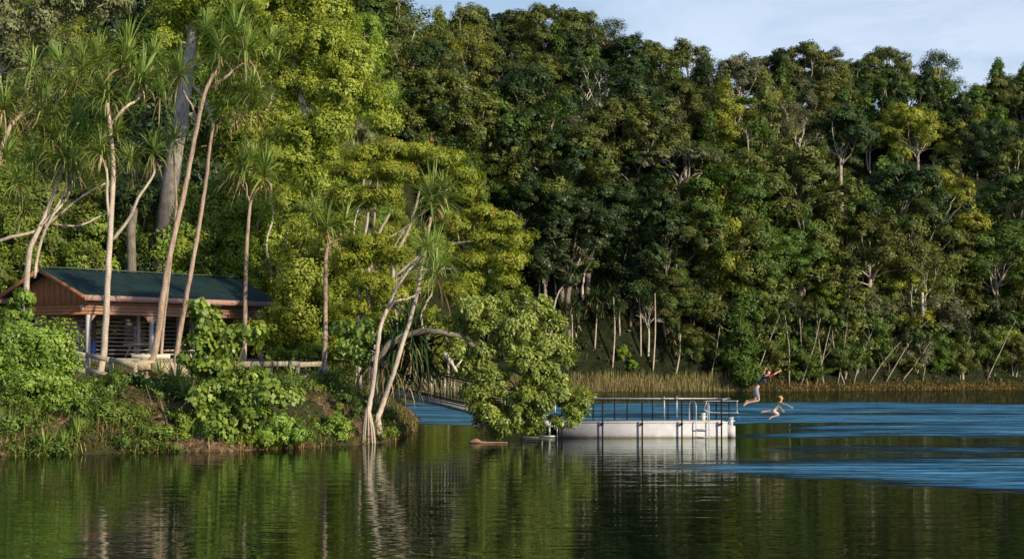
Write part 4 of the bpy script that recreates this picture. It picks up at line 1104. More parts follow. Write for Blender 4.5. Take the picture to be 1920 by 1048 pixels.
near_tree('heart_leaved_shrub', 'glossy heart-leaved shrub spreading over the bank in front of the shelter', 'shrub', 66.6,
    [([(318, 855), (318, 825), (316, 795), (305, 770), (300, 750)], .085, .035), ([(320, 815), (335, 790), (345, 760), (368, 745), (410, 738), (450, 740), (500, 745)], .06, .02), ([(345, 760), (360, 720), (372, 680), (378, 620), (372, 580)], .04, .02), ([(365, 740), (420, 720), (450, 670), (460, 640)], .035, .015), ([(420, 738), (430, 770), (440, 790)], .03, .015), ([(316, 795), (290, 770), (275, 720)], .03, .015)],
    [(370, 575, 13, 10), (380, 600, 20, 11), (398, 622, 26, 11), (430, 622, 22, 10), (465, 622, 22, 9), (482, 630, 10, 8), (378, 645, 24, 11), (420, 650, 22, 10), (350, 672, 22, 11), (390, 690, 30, 12), (430, 685, 26, 11), (470, 705, 30, 11), (440, 722, 30, 12), (400, 722, 26, 11), (500, 735, 30, 11), (535, 745, 22, 10), (470, 745, 30, 12), (430, 765, 30, 12), (395, 775, 26, 12), (450, 790, 30, 12), (480, 775, 26, 11), (410, 805, 24, 12), (440, 815, 22, 10), (378, 745, 22, 11), (370, 800, 16, 10)],
    'heart', .20, 7600, 'bbrown', clr=.25, lr=.014, aspect=.78, drp=.8, under=.7, shell=.95, cl=300, sub=2)
near_tree('heart_leaved_sapling', 'small heart-leaved sapling beside the slender pandanus, one orange leaf low down', 'sapling', 76,
    [([(655, 778), (660, 745), (668, 715), (666, 690), (668, 660)], .035, .015)], [(650, 618, 22, 11), (680, 615, 20, 10), (650, 642, 24, 12), (685, 640, 22, 12), (668, 665, 22, 12), (645, 662, 14, 8)], 'heart', .17, 1500, 'bpale', clr=.2, lr=.012, aspect=.8, drp=1.0, cl=60)
near_tree('round_bush', 'round yellow-green bush just right of the shelter end post', 'bush', 104,
    [], [(540, 612, 22, 16), (552, 628, 26, 20), (530, 638, 18, 18), (545, 650, 26, 18), (562, 645, 18, 16), (535, 592, 15, 10)], 'gold', .15, 6500, clr=.2, lr=.02, under=.8)
for lab, Y, lb, mt_, lf, n in [('dark leafy shrub on the bank top under the two left pandanus trunks', 69.5, [(220, 722, 24, 12), (245, 735, 24, 16), (215, 748, 24, 14), (255, 755, 18, 14), (200, 730, 16, 12)], 'mid', .10, 5200),
                               ('bright low shrub at the water edge below the slender pandanus', 71.2, [(625, 790, 20, 12), (645, 800, 18, 12), (610, 808, 22, 12), (590, 800, 16, 14), (640, 818, 16, 8)], 'lime', .09, 4600),
                               ('small sunlit shrub at the waterline under the heart-leaved shrub', 66.6, [(395, 828, 20, 9), (420, 822, 16, 10), (365, 832, 18, 8)], 'bush', .09, 2600),
                               ('low green shrub at the foot of the bank left of the thin stem', 65.6, [(250, 800, 28, 12), (220, 812, 24, 12), (280, 812, 24, 12), (190, 822, 20, 10)], 'herb', .09, 4600),
                               ('leafy creeper patch low on the bank right of the left bush', 64.8, [(150, 795, 20, 12), (170, 815, 20, 12), (130, 815, 16, 12)], 'herb', .08, 2600),
                               ('leafy shrub over the bank edge right of the left bush', 66.2, [(150, 735, 22, 14), (168, 752, 22, 14), (140, 765, 22, 16), (175, 775, 20, 12)], 'bush', .11, 4200),
                               ('green shrub spilling down the bank below the first pale pandanus', 66.0, [(215, 775, 22, 14), (240, 785, 24, 14), (265, 772, 20, 12), (195, 790, 20, 12)], 'mid', .10, 4600),
                               ('sunny shrub between the thin forked stem and the heart-leaved shrub', 66.4, [(345, 800, 20, 12), (350, 822, 22, 12), (335, 780, 14, 10)], 'lime', .10, 2600),
                               ('leafy shrub right of the heart-leaved shrub near the waterline', 68.0, [(520, 790, 24, 13), (545, 800, 24, 13), (500, 810, 24, 12), (560, 815, 22, 10), (530, 822, 24, 10)], 'bush', .10, 5200),
                               ('yellowish low shrub under the right end of the heart-leaved shrub', 67.5, [(470, 822, 24, 10), (495, 828, 20, 8), (445, 835, 18, 8)], 'lime', .09, 2600),
                               ('shrub on the bank top left of the prop root cone', 76, [(575, 722, 18, 10), (592, 730, 14, 10)], 'mid', .10, 1500),
                               ('rambling shrub between the prop root cone and the forked pandanus', 74, [(650, 745, 18, 10), (640, 765, 16, 10), (665, 775, 12, 10)], 'herb', .09, 2000),
                               ('ferny green shrub beside the prop roots on their right', 73.6, [(735, 808, 10, 7), (722, 815, 10, 6)], 'lime', .07, 700),
                               ('pale green shrub behind the right fence under the round bush', 93, [(560, 665, 30, 9), (520, 662, 22, 8), (590, 655, 22, 12)], 'lime', .12, 2200)]:
    near_tree('bank_shrub', lab, 'shrub', Y, [], lb, mt_, lf, n, 'bbrown', clr=.16, lr=.012, under=.9, group='low shrubs on the near bank')

# strap-leaved plants on the bank
SP = rosette_mesh(46, 1.1, .55, .05, hang=.1, w=.06)
for i, (a, b_, Y, s_, lab) in enumerate([(330, 705, 69, 1.0, 'strappy green plant at the foot of the slim leaning pandanus'), (345, 735, 68, .9, 'strappy plant low on the bank left of the heart-leaved shrub'), (300, 700, 70, .8, 'strappy plant between the two leaning pandanus trunks'), (548, 715, 76, .7, 'small strappy plant in front of the right fence'), (85, 815, 63.2, .8, 'yellowish strappy plant at the water edge below the left bush'), (120, 830, 63.6, .8, 'upright strappy plant by the water right of the left bush'), (440, 600, 86, .8, 'strappy plant beside the shelter behind the heart-leaved shrub'), (560, 830, 69.3, .6, 'small strappy plant at the waterline right of the heart-leaved shrub'), (145, 810, 64.2, .7, 'strappy plant among the creepers right of the left bush'), (630, 715, 79, .7, 'strappy tuft right of the prop root cone')]):
    p_ = P(a, b_, Y); p_.z = max(hz(p_.x, p_.y), 0)
    rt = thing('strap_plant', lab, 'plant', p_, random.uniform(0, 6), 'strap-leaved plants on the near bank')
    inst('leaves', SP, rt, (0, 0, .15), sc=s_)

# ground cover on the bank
def bank_pts(n, x0=-30, x1=-3.5, y0=58, y1=106, dmin=-.3, dmax=6.0):
    xs = rng.uniform(x0, x1, n); ys = rng.uniform(y0, y1, n); d = sdist(xs, ys)
    k_ = (d > dmin) & (d < dmax)
    return xs[k_], ys[k_], d[k_]
xs, ys, d = bank_pts(150000, dmax=5, y1=95)
pn = np.sin(xs * 1.1 + 1) * np.sin(ys * .9 + xs * .3) + .6 * np.sin(xs * 2.7) * np.sin(ys * 2.1)
k_ = pn > rng.uniform(-.9, .8, len(xs)) + .35 * (xs > -7.2)
herb_stuff('leafy_ground_cover', 'small leafy herbs and creepers covering the near bank', xs[k_], ys[k_], .10, .55, M['herb'])
xs, ys, d = bank_pts(60000, dmin=-.15, dmax=4.5, y1=96)
pn = np.sin(xs * 1.4 + 3) * np.sin(ys * 1.2) + .5 * np.sin(xs * 4)
k_ = (pn < rng.uniform(-.9, 1.0, len(xs))) & (rng.random(len(xs)) < .75)
o = grass_stuff('bank_litter', xs[k_], ys[k_], rng.uniform(.12, .5, k_.sum()), rng.uniform(.02, .045, k_.sum()), M['litter'], (-.1, 1.0), .9, seg=2)
tag(o, 'brown leaf litter and roots on the near bank', 'leaf litter')
xs, ys, d = bank_pts(150000, dmin=-.25, dmax=.7, y1=92)
k_ = rng.random(len(xs)) < .45 * (.5 + .5 * np.sin(xs * 2.1) * np.sin(xs * .9 + 2))
o = grass_stuff('waterside_grass', xs[k_], ys[k_], rng.uniform(.25, .9, k_.sum()), rng.uniform(.02, .04, k_.sum()), M['straw'], (.4, 1.5), .8)
tag(o, 'yellowish grass fringe along the near waterline', 'grass')
xs, ys, d = bank_pts(90000, x1=-9, dmin=-.25, dmax=2.6, y1=70)
k_ = (rng.random(len(xs)) < .14) & (xs < -14.8 + rng.normal(0, .8, len(xs)))
o = grass_stuff('green_grass', xs[k_], ys[k_], rng.uniform(.2, .8, k_.sum()), rng.uniform(.02, .05, k_.sum()), M['bush'], (.4, 1.5), .9)
tag(o, 'long green grass below the left bush', 'grass')
xs, ys, d = bank_pts(70000, dmin=3.0, dmax=30, y1=106)
k_ = rng.random(len(xs)) < .4
o = grass_stuff('lawn_tufts', xs[k_], ys[k_], rng.uniform(.08, .25, k_.sum()), rng.uniform(.02, .04, k_.sum()), M['herb'], (.7, 1.5), .5, seg=2)
tag(o, 'short rough grass around the shelter', 'grass')
um = MB(); ul = []
while len(ul) < 150:
    x_ = random.uniform(-21, -5.2); y_ = random.uniform(58, 84); dd = float(sdist(np.array([x_]), np.array([y_]))[0])
    if not -.1 < dd < 4.2 or (-10 < x_ < -5.4 and random.random() < .88): continue
    r_ = random.uniform(.22, .6); ul.append((x_, y_, max(hz(x_, y_), 0) + r_ * .35, r_ * 1.3, r_, r_ * .75))
foliage(um, ul, 60000, .10, clr=.17, cl=1900, under=.8, spread=.18)
tag(um.build('tangled_undergrowth', M['herb']), 'tangled leafy undergrowth down the near bank', 'undergrowth', kind='stuff')
# exposed roots dangling on the eroded bank
rm = MB()
for _ in range(150):
    x_ = random.uniform(-18, -5.5); y_ = random.uniform(60, 84); dd = float(sdist(np.array([x_]), np.array([y_]))[0])
    if not .5 < dd < 3.4: continue
    g0 = Vector((x_, y_, hz(x_, y_) + .03)); e = Vector((x_ + random.uniform(-.3, .3), y_ - random.uniform(.3, .9), 0)); e.z = max(hz(e.x, e.y), -.05) - .02
    m_ = g0.lerp(e, .5) + Vector((random.uniform(-.12, .12), -.08, .12))
    rm.tube(curve_pts([g0, m_, e], 3), random.uniform(.010, .024), 5, cap=False)
tag(rm.build('exposed_roots', M['bbrown'], smooth=True), 'tangle of pale roots exposed on the eroded bank', 'roots', kind='stuff')

# ================================================================== SHELTER
U = Vector((.607, .795, 0)).normalized(); V_ = Vector((-U.y, U.x, 0)); Z_ = Vector((0, 0, 1))
EL = P(158, 553, 91.2)      # front-left lower roof corner
OV, OVG = .62, .75          # eave and gable overhang
LEN = 13.8; HW = 3.5; RISE = 1.45
O0 = Vector((EL.x, EL.y, 0)) + V_ * OV + U * OVG      # wall corner on plan
FLOOR = 3.45
def S(u, v, z): return O0 + U * u + V_ * v + Z_ * z
zE = EL.z
LW = LEN - 2 * OVG; WW = 2 * (HW - OV) + 0.0
m, t = newmat('roof_green')
tc = t.n('ShaderNodeNewGeometry'); mp = t.mapping(tc.outputs['Position'], (1, 1, 1), (0, 0, -math.atan2(U.y, U.x)))
wv = t.n('ShaderNodeTexWave', bands_direction='X'); wv.inputs['Scale'].default_value = 4.2; t.l(mp, wv.inputs['Vector'])
ns = t.noise(tc.outputs['Position'], 1.5, 4, .6); n2_ = t.noise(tc.outputs['Position'], 14, 3, .6)
c = t.ramp(ns, [(.35, (.014, .036, .034)), (.65, (.030, .066, .060))])
c = t.mix(t.ramp(n2_, [(.61, 0.0), (.68, .6)]), c, (.16, .12, .07))
c = t.mix(t.math('MULTIPLY', wv.outputs[1], .5), c, (.006, .018, .017))
b = t.n('ShaderNodeBsdfPrincipled'); t.l(c, b.inputs['Base Color']); b.inputs['Roughness'].default_value = .42
bp = t.n('ShaderNodeBump'); bp.inputs['Strength'].default_value = .9; bp.inputs['Distance'].default_value = .03; t.l(wv.outputs[1], bp.inputs['Height']); t.l(bp.outputs[0], b.inputs['Normal'])
o = t.n('ShaderNodeOutputMaterial'); t.l(b.outputs[0], o.inputs[0]); M['roof'] = m
M['clad'] = plain_mat('cladding_pink_brown', (.50, .29, .21), (.38, .20, .14), .7, scale=5, stretch=(.4, .4, 3))
M['gable'] = plain_mat('gable_timber', (.48, .22, .10), (.32, .14, .065), .7, scale=6, stretch=(3, 3, .4))
M['fascia'] = plain_mat('fascia_pink', (.52, .33, .29), (.42, .25, .22), .6)
M['post'] = plain_mat('post_pale', (.62, .58, .60), (.48, .45, .48), .6)
M['postd'] = plain_mat('post_dark', (.10, .07, .06), (.06, .045, .04), .7)
M['blue'] = plain_mat('post_blue', (.10, .14, .55), (.07, .10, .42), .5)
M['slat'] = plain_mat('slat_weathered', (.62, .50, .46), (.45, .36, .33), .8, scale=5, stretch=(.4, .4, 4))
M['slab'] = plain_mat('concrete_floor', (.36, .33, .29), (.26, .24, .21), .9)
M['cream'] = plain_mat('paint_cream', (.72, .66, .52), (.60, .55, .42), .7)
shel = thing('shelter', 'open timber picnic shelter with dark green corrugated roof and orange-brown gable', 'shelter', S(LW / 2, WW / 2, FLOOR))
def part(name, mb, mat, parent=None, smooth=False):
    o = mb.build(name, M[mat] if isinstance(mat, str) else mat, smooth=smooth)
    rt = parent or shel
    o.parent = rt
    wm = Matrix.Translation(rt.location) if rt.type == 'EMPTY' else rt.parent.matrix_basis if False else None
    o.matrix_parent_inverse = Matrix.Translation(rt.location).inverted() if rt.type == 'EMPTY' else Matrix.Identity(4)
    return o
# roof sheets: two slabs with real corrugation lines along the slope
def roof_side(sgn):
    mb = MB()
    v0 = -OV if sgn < 0 else WW + OV; v1 = WW / 2
    nseg = 276; us = np.linspace(-OVG, LW + OVG, nseg + 1)
    Vt = []; Q = []
    for i, u_ in enumerate(us):
        dz = .022 * math.sin(i * math.pi / 2 * 1.0) 
        Vt += [tuple(S(u_, v0, zE + dz + .02)), tuple(S(u_, v1, zE + RISE + dz + .02))]
    for i in range(nseg): Q.append((2*i, 2*i+2, 2*i+3, 2*i+1))
    mb.add(Vt, Q)
    return mb
part('roof', roof_side(-1), 'roof', smooth=True); part('roof', roof_side(1), 'roof', smooth=True)
mb = MB(); mb.beam(S(-OVG - .02, WW/2, zE + RISE + .07), S(LW + OVG + .02, WW/2, zE + RISE + .07), .30, .05); part('ridge_cap', mb, plain_mat('ridge_metal', (.10, .14, .12), (.06, .09, .08), .4))
for v_, s_ in ((-OV, -1), (WW + OV, 1)):
    mb = MB(); mb.beam(S(-OVG, v_ + s_ * .03, zE - .12), S(LW + OVG, v_ + s_ * .03, zE - .12), .05, .27); part('fascia', mb, 'fascia')
for u_ in (-OVG - .03, LW + OVG + .03):
    for v_ in (-OV, WW + OV):
        mb = MB(); mb.beam(S(u_, v_, zE - .09), S(u_, WW/2, zE + RISE - .09), .05, .2); part('barge_board', mb, 'gable')
WB = 5.62  # underside of cladding band
# front/back band of weatherboards
for v_, nm in ((0, -1), (WW, 1)):
    mb = MB()
    nb = 5; hh = (zE - .10 - WB) / nb
    for i in range(nb):
        z0 = WB + hh * (i + .5)
        mb.beam(S(0, v_ + nm * (.02 + .012 * (i % 1)), z0), S(LW, v_ + nm * .02, z0), .05, hh - .03)
    mb.beam(S(0, v_ - nm * .03, WB + hh * nb / 2), S(LW, v_ - nm * .03, WB + hh * nb / 2), .03, hh * nb - .01)
    part('cladding', mb, 'clad')
# gable ends: boards and battens above, weatherboards below
for u_, nm in ((0, -1), (LW, 1)):
    mb = MB(); n_ = 26
    for i in range(n_):
        v0 = (i + .5) / n_ * WW; top = zE + RISE * (1 - abs(v0 - WW/2) / (WW/2 + OV)) - .12
        mb.beam(S(u_ + nm * .02, v0, WB + .5), S(u_ + nm * .02, v0, top), .03, WW / n_ - .006, up=V_)
        if i % 2: mb.beam(S(u_ + nm * .05, v0, WB + .5), S(u_ + nm * .05, v0, top - .04), .04, .05, up=V_)
    part('gable_wall', mb, 'gable')
    mb = MB()
    for i in range(3): mb.beam(S(u_ + nm * .03, 0, WB + .08 + .165 * i), S(u_ + nm * .03, WW, WB + .08 + .165 * i), .05, .15)
    part('gable_boards', mb, 'gable')
def bracket(c, axis_, s_):
    mb = MB(); h = .42
    a = c + Z_ * 0; n_ = axis_.cross(Z_) * .04
    pts = [a, a + axis_ * h * s_, a - Z_ * h]
    V8 = [tuple(p + n_ - Z_ * .002) for p in pts] + [tuple(p - n_ - Z_ * .002) for p in pts]
    mb.add(V8, [(0, 1, 2, 2), (5, 4, 3, 3), (0, 3, 4, 1), (1, 4, 5, 2), (2, 5, 3, 0)])
    return mb
uposts = [.08, LW * .345, LW * .66, LW - .08]
for i, u_ in enumerate(uposts):
    for v_, vn in ((.08, 0), (WW - .08, 1)):
        mb = MB(); mb.box(S(u_, v_, (FLOOR - .5 + WB) / 2), (.17, .17, WB - FLOOR + .5), (U, V_, Z_)); part('post', mb, 'post')
        for s_ in (-1, 1):
            if (i == 0 and s_ < 0) or (i == 3 and s_ > 0): continue
            part('bracket', bracket(S(u_ + s_ * .087, v_, WB), U, s_), 'clad')
for u_, v_, mt_ in ((2.4, 2.4, 'postd'), (5.4, 2.4, 'post'), (8.4, 2.6, 'post'), (0.08, WW / 2, 'postd')):
    mb = MB(); mb.box(S(u_, v_, (FLOOR + zE) / 2 + (0.2 if u_ > 1 else -.35)), (.15, .15, zE - FLOOR - .1 + (.4 if u_ > 1 else -.7)), (U, V_, Z_)); q = part('post', mb, mt_)
    if u_ == 2.4:
        q['label'] = 'dark post with blue painted foot'
        mb = MB(); mb.box(S(u_, v_, FLOOR + .45), (.19, .19, .9), (U, V_, Z_)); part('blue_post_foot', mb, 'blue')
# slatted back wall and far end
for k in range(9):
    z0 = FLOOR + .25 + k * .215
    mb = MB(); mb.beam(S(.2, 4.3, z0), S(LW * .8, 4.3, z0), .03, .10); part('wall_slat', mb, 'slat')
    if k < 8:
        mb = MB(); mb.beam(S(-.02, WW * .5 + .15, z0), S(-.02, WW - .1, z0), .03, .10); part('wall_slat', mb, 'slat')
mb = MB(); mb.box(S(LW / 2, WW / 2, FLOOR - .25), (LW + .4, WW + .4, .5), (U, V_, Z_)); part('floor_slab', mb, 'slab')
# picnic tables inside
for u_, lab in ((5.0, 'picnic table with benches inside the shelter, left one'), (8.6, 'picnic table with benches inside the shelter, right one')):
    rt = thing('picnic_table', lab, 'table', S(u_, 1.6, FLOOR), group='picnic tables inside the shelter')
    for q in range(3):
        mb = MB(); mb.box(S(u_, 1.35 + q * .27, FLOOR + .74), (1.9, .25, .045), (U, V_, Z_)); part('tabletop', mb, 'cream', rt)
    for dv in (-.1, 1.3):
        mb = MB(); mb.box(S(u_, 1.05 + dv, FLOOR + .45), (1.9, .28, .045), (U, V_, Z_)); part('bench_seat', mb, 'cream', rt)
    for du in (-.65, .65):
        mb = MB(); mb.beam(S(u_ + du, 1.0, FLOOR), S(u_ + du, 1.5, FLOOR + .71), .07, .07); mb.beam(S(u_ + du, 2.25, FLOOR), S(u_ + du, 1.75, FLOOR + .71), .07, .07); mb.beam(S(u_ + du, .85, FLOOR + .4), S(u_ + du, 2.45, FLOOR + .4), .06, .06); part('leg', mb, 'slat', rt)
rt = thing('notice_plate', 'small pale square plate fixed on the shelter gable corner', 'sign', S(-.1, .35, WB + .35))
mb = MB(); mb.box(S(-.095, .35, WB + .35), (.02, .24, .24), (U, V_, Z_)); part('plate', mb, 'cream', rt)
mb = MB(); mb.box(S(-.108, .35, WB + .35), (.006, .15, .12), (U, V_, Z_)); part('panel', mb, 'slat', rt)

# ------------------------------------------------------------------ fences and retaining blocks
M['fence'] = plain_mat('fence_timber', (.50, .45, .34), (.32, .28, .21), .85, scale=3, stretch=(1, 1, 3), stain=(.20, .16, .10))
def fence(lab, pts, rails, rh, posth, sp):
    rt = thing('timber_fence', lab, 'fence', (*pts[0][:2], hz(*pts[0][:2])), group='timber rail fences on the bank')
    for a, b_ in zip(pts[:-1], pts[1:]):
        a, b_ = Vector(a), Vector(b_); L = (b_ - a).length; n_ = max(1, round(L / sp))
        for z_ in rails:
            mb = MB()
            for i in range(n_):
                p0, p1 = a.lerp(b_, i / n_), a.lerp(b_, (i + 1) / n_)
                j0, j1 = random.uniform(-.03, .03), random.uniform(-.03, .03)
                mb.beam(p0 + Z_ * (z_ + j0) + (p1 - p0).normalized() * .01, p1 + Z_ * (z_ + j1), .07, rh)
            part('rail', mb, 'fence', rt)
        for i in range(n_ + 1):
            p0 = a.lerp(b_, i / n_) + (b_ - a).cross(Z_).normalized() * -.11
            mb = MB(); mb.box(p0 + Z_ * (rails[0] + rh / 2 - posth / 2), (.15, .15, posth)); part('post', mb, 'fence', rt)
    return rt
def gp(px, py, Y): p = P(px, py, Y); return (p.x, p.y, 0)
fa = P(118, 657, 74); fb = P(250, 684, 71.5)
fence('weathered thick-railed fence left of the block wall, in front of the shelter', [(fa.x, fa.y, fa.z), (fb.x, fb.y, fb.z)], [0, -.6], .20, 1.5, 1.6)
fa = P(345, 684, 75); fb = P(610, 682, 84.5)
fence('sunlit pale rail fence right of the block wall, reaching the slender pandanus', [(fa.x, fa.y, fa.z), (fb.x, fb.y, fb.z)], [0, -.6], .22, 1.4, 2.2)
rt = thing('block_wall', 'low sandy block wall between the two fences below the shelter', 'wall', (P(290, 700, 73).x, 73, 2.2))
mb = MB()
for i, (a, b_, w_, h_) in enumerate([(268, 684, .9, .36), (305, 690, .85, .42), (335, 697, .7, .36), (275, 708, .8, .5), (312, 714, .9, .45), (350, 712, .8, .4)]):
    mb.box(P(a, b_, 73 + .1 * i), (w_, .5, h_), (Vector((.98, .2, 0)).normalized(), Vector((-.2, .98, 0)).normalized(), Z_))
part('blocks', mb, plain_mat('sandy_block', (.58, .47, .34), (.42, .33, .24), .9, stain=(.25, .19, .12)), rt)
mb = MB(); mb.box(P(283, 668, 73.4), (1.5, .55, .16), (Vector((.98, .2, 0)).normalized(), Vector((-.2, .98, 0)).normalized(), Z_)); part('capstone', mb, 'cream', rt)

# ------------------------------------------------------------------ gangway
M['galv'] = plain_mat('galvanised_steel', (.52, .53, .55), (.38, .39, .41), .45, .5)
M['steelw'] = plain_mat('beam_pale', (.62, .63, .64), (.45, .46, .47), .5, .1, stain=(.25, .2, .15))
M['black'] = plain_mat('painted_black', (.018, .018, .022), (.010, .010, .014), .7, spec=.15)
gw = thing('gangway', 'sloping steel gangway with thin barred railings going down to the pontoon', 'gangway', P(690, 700, 84))
A = P(742, 737, 83); B = P(1018, 800, 79.9)
gd = (B - A).normalized(); gs = gd.cross(Z_).normalized()
for s_ in (0, -1):
    o_ = gs * (-1.3) * (-s_)
    a, b_ = A - gs * 1.3 * (-s_), B - gs * 1.3 * (-s_)
    mb = MB(); mb.beam(a, b_, .10, .26); mb.beam(a + Z_ * .14, b_ + Z_ * .14, .16, .03); part('side_beam', mb, 'steelw', gw)
    mb = MB(); mb.beam(a + Z_ * 1.24, b_ + Z_ * 1.24, .05, .05); mb.beam(a + Z_ * 1.15, b_ + Z_ * 1.15, .03, .03); part('handrail', mb, 'black', gw)
    mb = MB(); mb.beam(a + Z_ * .27, b_ + Z_ * .27, .03, .04); part('lower_rail', mb, 'black', gw)
    n_ = 44
    for i in range(n_ + 1):
        p0 = a.lerp(b_, i / n_)
        big = i % 11 == 0
        mb = MB(); mb.beam(p0 + Z_ * (.15 if big else .28), p0 + Z_ * 1.2, .05 if big else .016, .05 if big else .016, up=Vector((1, 0, 0)))
        part('post' if big else 'baluster', mb, 'galv', gw)
mb = MB(); mb.beam((A + A - gs * 1.3) / 2 + Z_ * .17, (B + B - gs * 1.3) / 2 + Z_ * .17, 1.14, .04); part('deck', mb, 'postd', gw)
# landing with dark railing from the path to the gangway
lr_ = thing('landing_railing', 'dark metal railing along the path from the right fence to the gangway', 'railing', P(600, 700, 86))
a, b_ = P(560, 669, 89), P(742, 686, 83)
mb = MB(); mb.beam(a, b_, .05, .05); part('handrail', mb, 'black', lr_)
mb = MB(); mb.beam(a - Z_ * .95, b_ - Z_ * .95, .04, .04); part('lower_rail', mb, 'black', lr_)
for i in range(31):
    p0 = a.lerp(b_, i / 30); mb = MB(); mb.beam(p0 - Z_ * (1.15 if i % 6 == 0 else .95), p0, .05 if i % 6 == 0 else .018, .05 if i % 6 == 0 else .018, up=Vector((1, 0, 0))); part('post' if i % 6 == 0 else 'baluster', mb, 'black', lr_)

# ------------------------------------------------------------------ pontoon
m, t = newmat('pontoon_concrete')
tc = t.n('ShaderNodeNewGeometry'); v = tc.outputs['Position']
a_ = t.noise(v, 3, 6, .65); l_ = t.noise(t.mapping(v, (.5, 1, 5), (0, .18, 0)), 2.4, 3, .5, 1.0)
c = t.ramp(a_, [(.3, (.47, .48, .54)), (.7, (.62, .63, .68))])
c = t.mix(t.ramp(l_, [(.50, 0.0), (.52, .45), (.54, 0.0)]), c, (.78, .77, .78))
sx = t.n('ShaderNodeSeparateXYZ'); t.l(v, sx.inputs[0])
st_ = t.math('ADD', sx.outputs[2], t.math('MULTIPLY', a_, .12))
c = t.mix(t.ramp(st_, [(.09, 1.0), (.16, 0.0)]), c, (.30, .24, .18))
b = t.n('ShaderNodeBsdfPrincipled'); t.l(c, b.inputs['Base Color']); b.inputs['Roughness'].default_value = .8
bp = t.n('ShaderNodeBump'); bp.inputs['Strength'].default_value = .3; bp.inputs['Distance'].default_value = .01; t.l(a_, bp.inputs['Height']); t.l(bp.outputs[0], b.inputs['Normal'])
o = t.n('ShaderNodeOutputMaterial'); t.l(b.outputs[0], o.inputs[0]); M['conc'] = m
YP = 78.8; kx = YP / F
def X_(px): return (px - 960) * kx
DZ = .64
pon = thing('pontoon', 'pale concrete swimming pontoon with a rail fence and silver ladder', 'pontoon', (X_(1210), YP + 1.4, 0))
x0, x1 = X_(1048), X_(1363)
mb = MB()
mb.box(((x0 + x1) / 2, YP + 1.45, DZ / 2 - .2), (x1 - x0, 2.9, DZ + .4))
mb.box(((x1 + X_(1378)) / 2, YP + 1.40, .25), (X_(1378) - x1 - .004, 2.7, .5 + .1 * 0 + .0)); part('float_hull', mb, 'conc', pon)
mb = MB(); mb.box(((x0 + x1) / 2, YP + 1.45, DZ + .012), (x1 - x0 + .04, 2.94, .05)); part('deck', mb, plain_mat('deck_pale', (.66, .64, .64), (.5, .48, .48), .8), pon)
# low steel landing stage at the left end
mb = MB()
xa, xb = X_(985), X_(1046)
for z_ in (.50, .06): mb.box(((X_(1010) + xb) / 2, YP + .1, z_), (xb - X_(1010), .10, .08))
for px in (1016, 1030, 1044): mb.box((X_(px), YP + .1, .28), (.08, .09, .36))
mb.box(((xa + xb) / 2, YP + 1.5, .44), (xb - xa, 2.6, .06)); mb.box(((xa + xb) / 2, YP + .1, .025), (xb - xa + .6, .10, .05)); part('landing_frame', mb, 'galv', pon)
mb = MB(); mb.box(((X_(1018) + xb) / 2, YP + .45, .24), (xb - X_(1018), .5, .36)); part('float_block', mb, 'black', pon)
mb = MB(); mb.box((X_(1025), YP + .2, .62), (.35, .4, .22)); part('bollard_box', mb, 'steelw', pon)
RT = 1.62
def rod(name, a, b_, r, mat): mb = MB(); mb.tube(curve_pts([a, b_], 2) if isinstance(a, Vector) and b_ is not None else curve_pts(a, 4), r, 8); return part(name, mb, mat, pon, smooth=True)
for px in (978, 1053, 1129, 1203, 1277, 1351):
    rod('rail_post', Vector((X_(px), YP - .17, -1.2)), Vector((X_(px), YP - .17, RT)), .036, 'black')
    if px > 1000:
        mb = MB(); mb.box((X_(px), YP - .09, DZ - .05), (.10, .18, .07)); part('post_bracket', mb, 'black', pon)
YB = YP + 2.75; kb = YB / F
for px in (1112, 1152, 1175.5, 1223, 1252, 1297, 1342, 1366):
    rod('rail_post', Vector(((px - 960) * kb, YB, DZ)), Vector(((px - 960) * kb, YB, RT)), .030, 'black')
for px in (1244.5, 1268): rod('ladder_post', Vector(((px - 960) * kb, YB - .1, DZ)), Vector(((px - 960) * kb, YB - .1, RT + .1)), .03, 'galv')
rod('handrail', Vector((X_(978), YP - .17, RT)), Vector((X_(1353), YP - .17, RT)), .026, 'black')
rod('handrail', Vector(((1010 - 960) * kb, YB, RT)), Vector(((1368 - 960) * kb, YB, RT)), .026, 'galv')
rod('handrail', Vector((X_(1353), YP - .17, RT)), Vector(((1366 - 960) * kb, YB, RT)), .026, 'galv')
# gate loop at the diving end
ys_ = YP + 1.6; kk = ys_ / F
gx0, gx1 = (1324 - 960) * kk, (1381 - 960) * kk
rod('gate_loop', [Vector((gx0, ys_, 1.5)), Vector((gx0 + .02, ys_, 1.53)), Vector((gx1 - .03, ys_, 1.53)), Vector((gx1, ys_, 1.5)), Vector((gx1, ys_, 1.06)), Vector((gx1 - .03, ys_, 1.03)), Vector((gx0, ys_, 1.08)), Vector((gx0, ys_, 1.5))], None, .02, 'galv')
rod('gate_post', Vector(((1366 - 960) * kk, ys_, DZ)), Vector(((1366 - 960) * kk, ys_, 1.53)), .024, 'black')
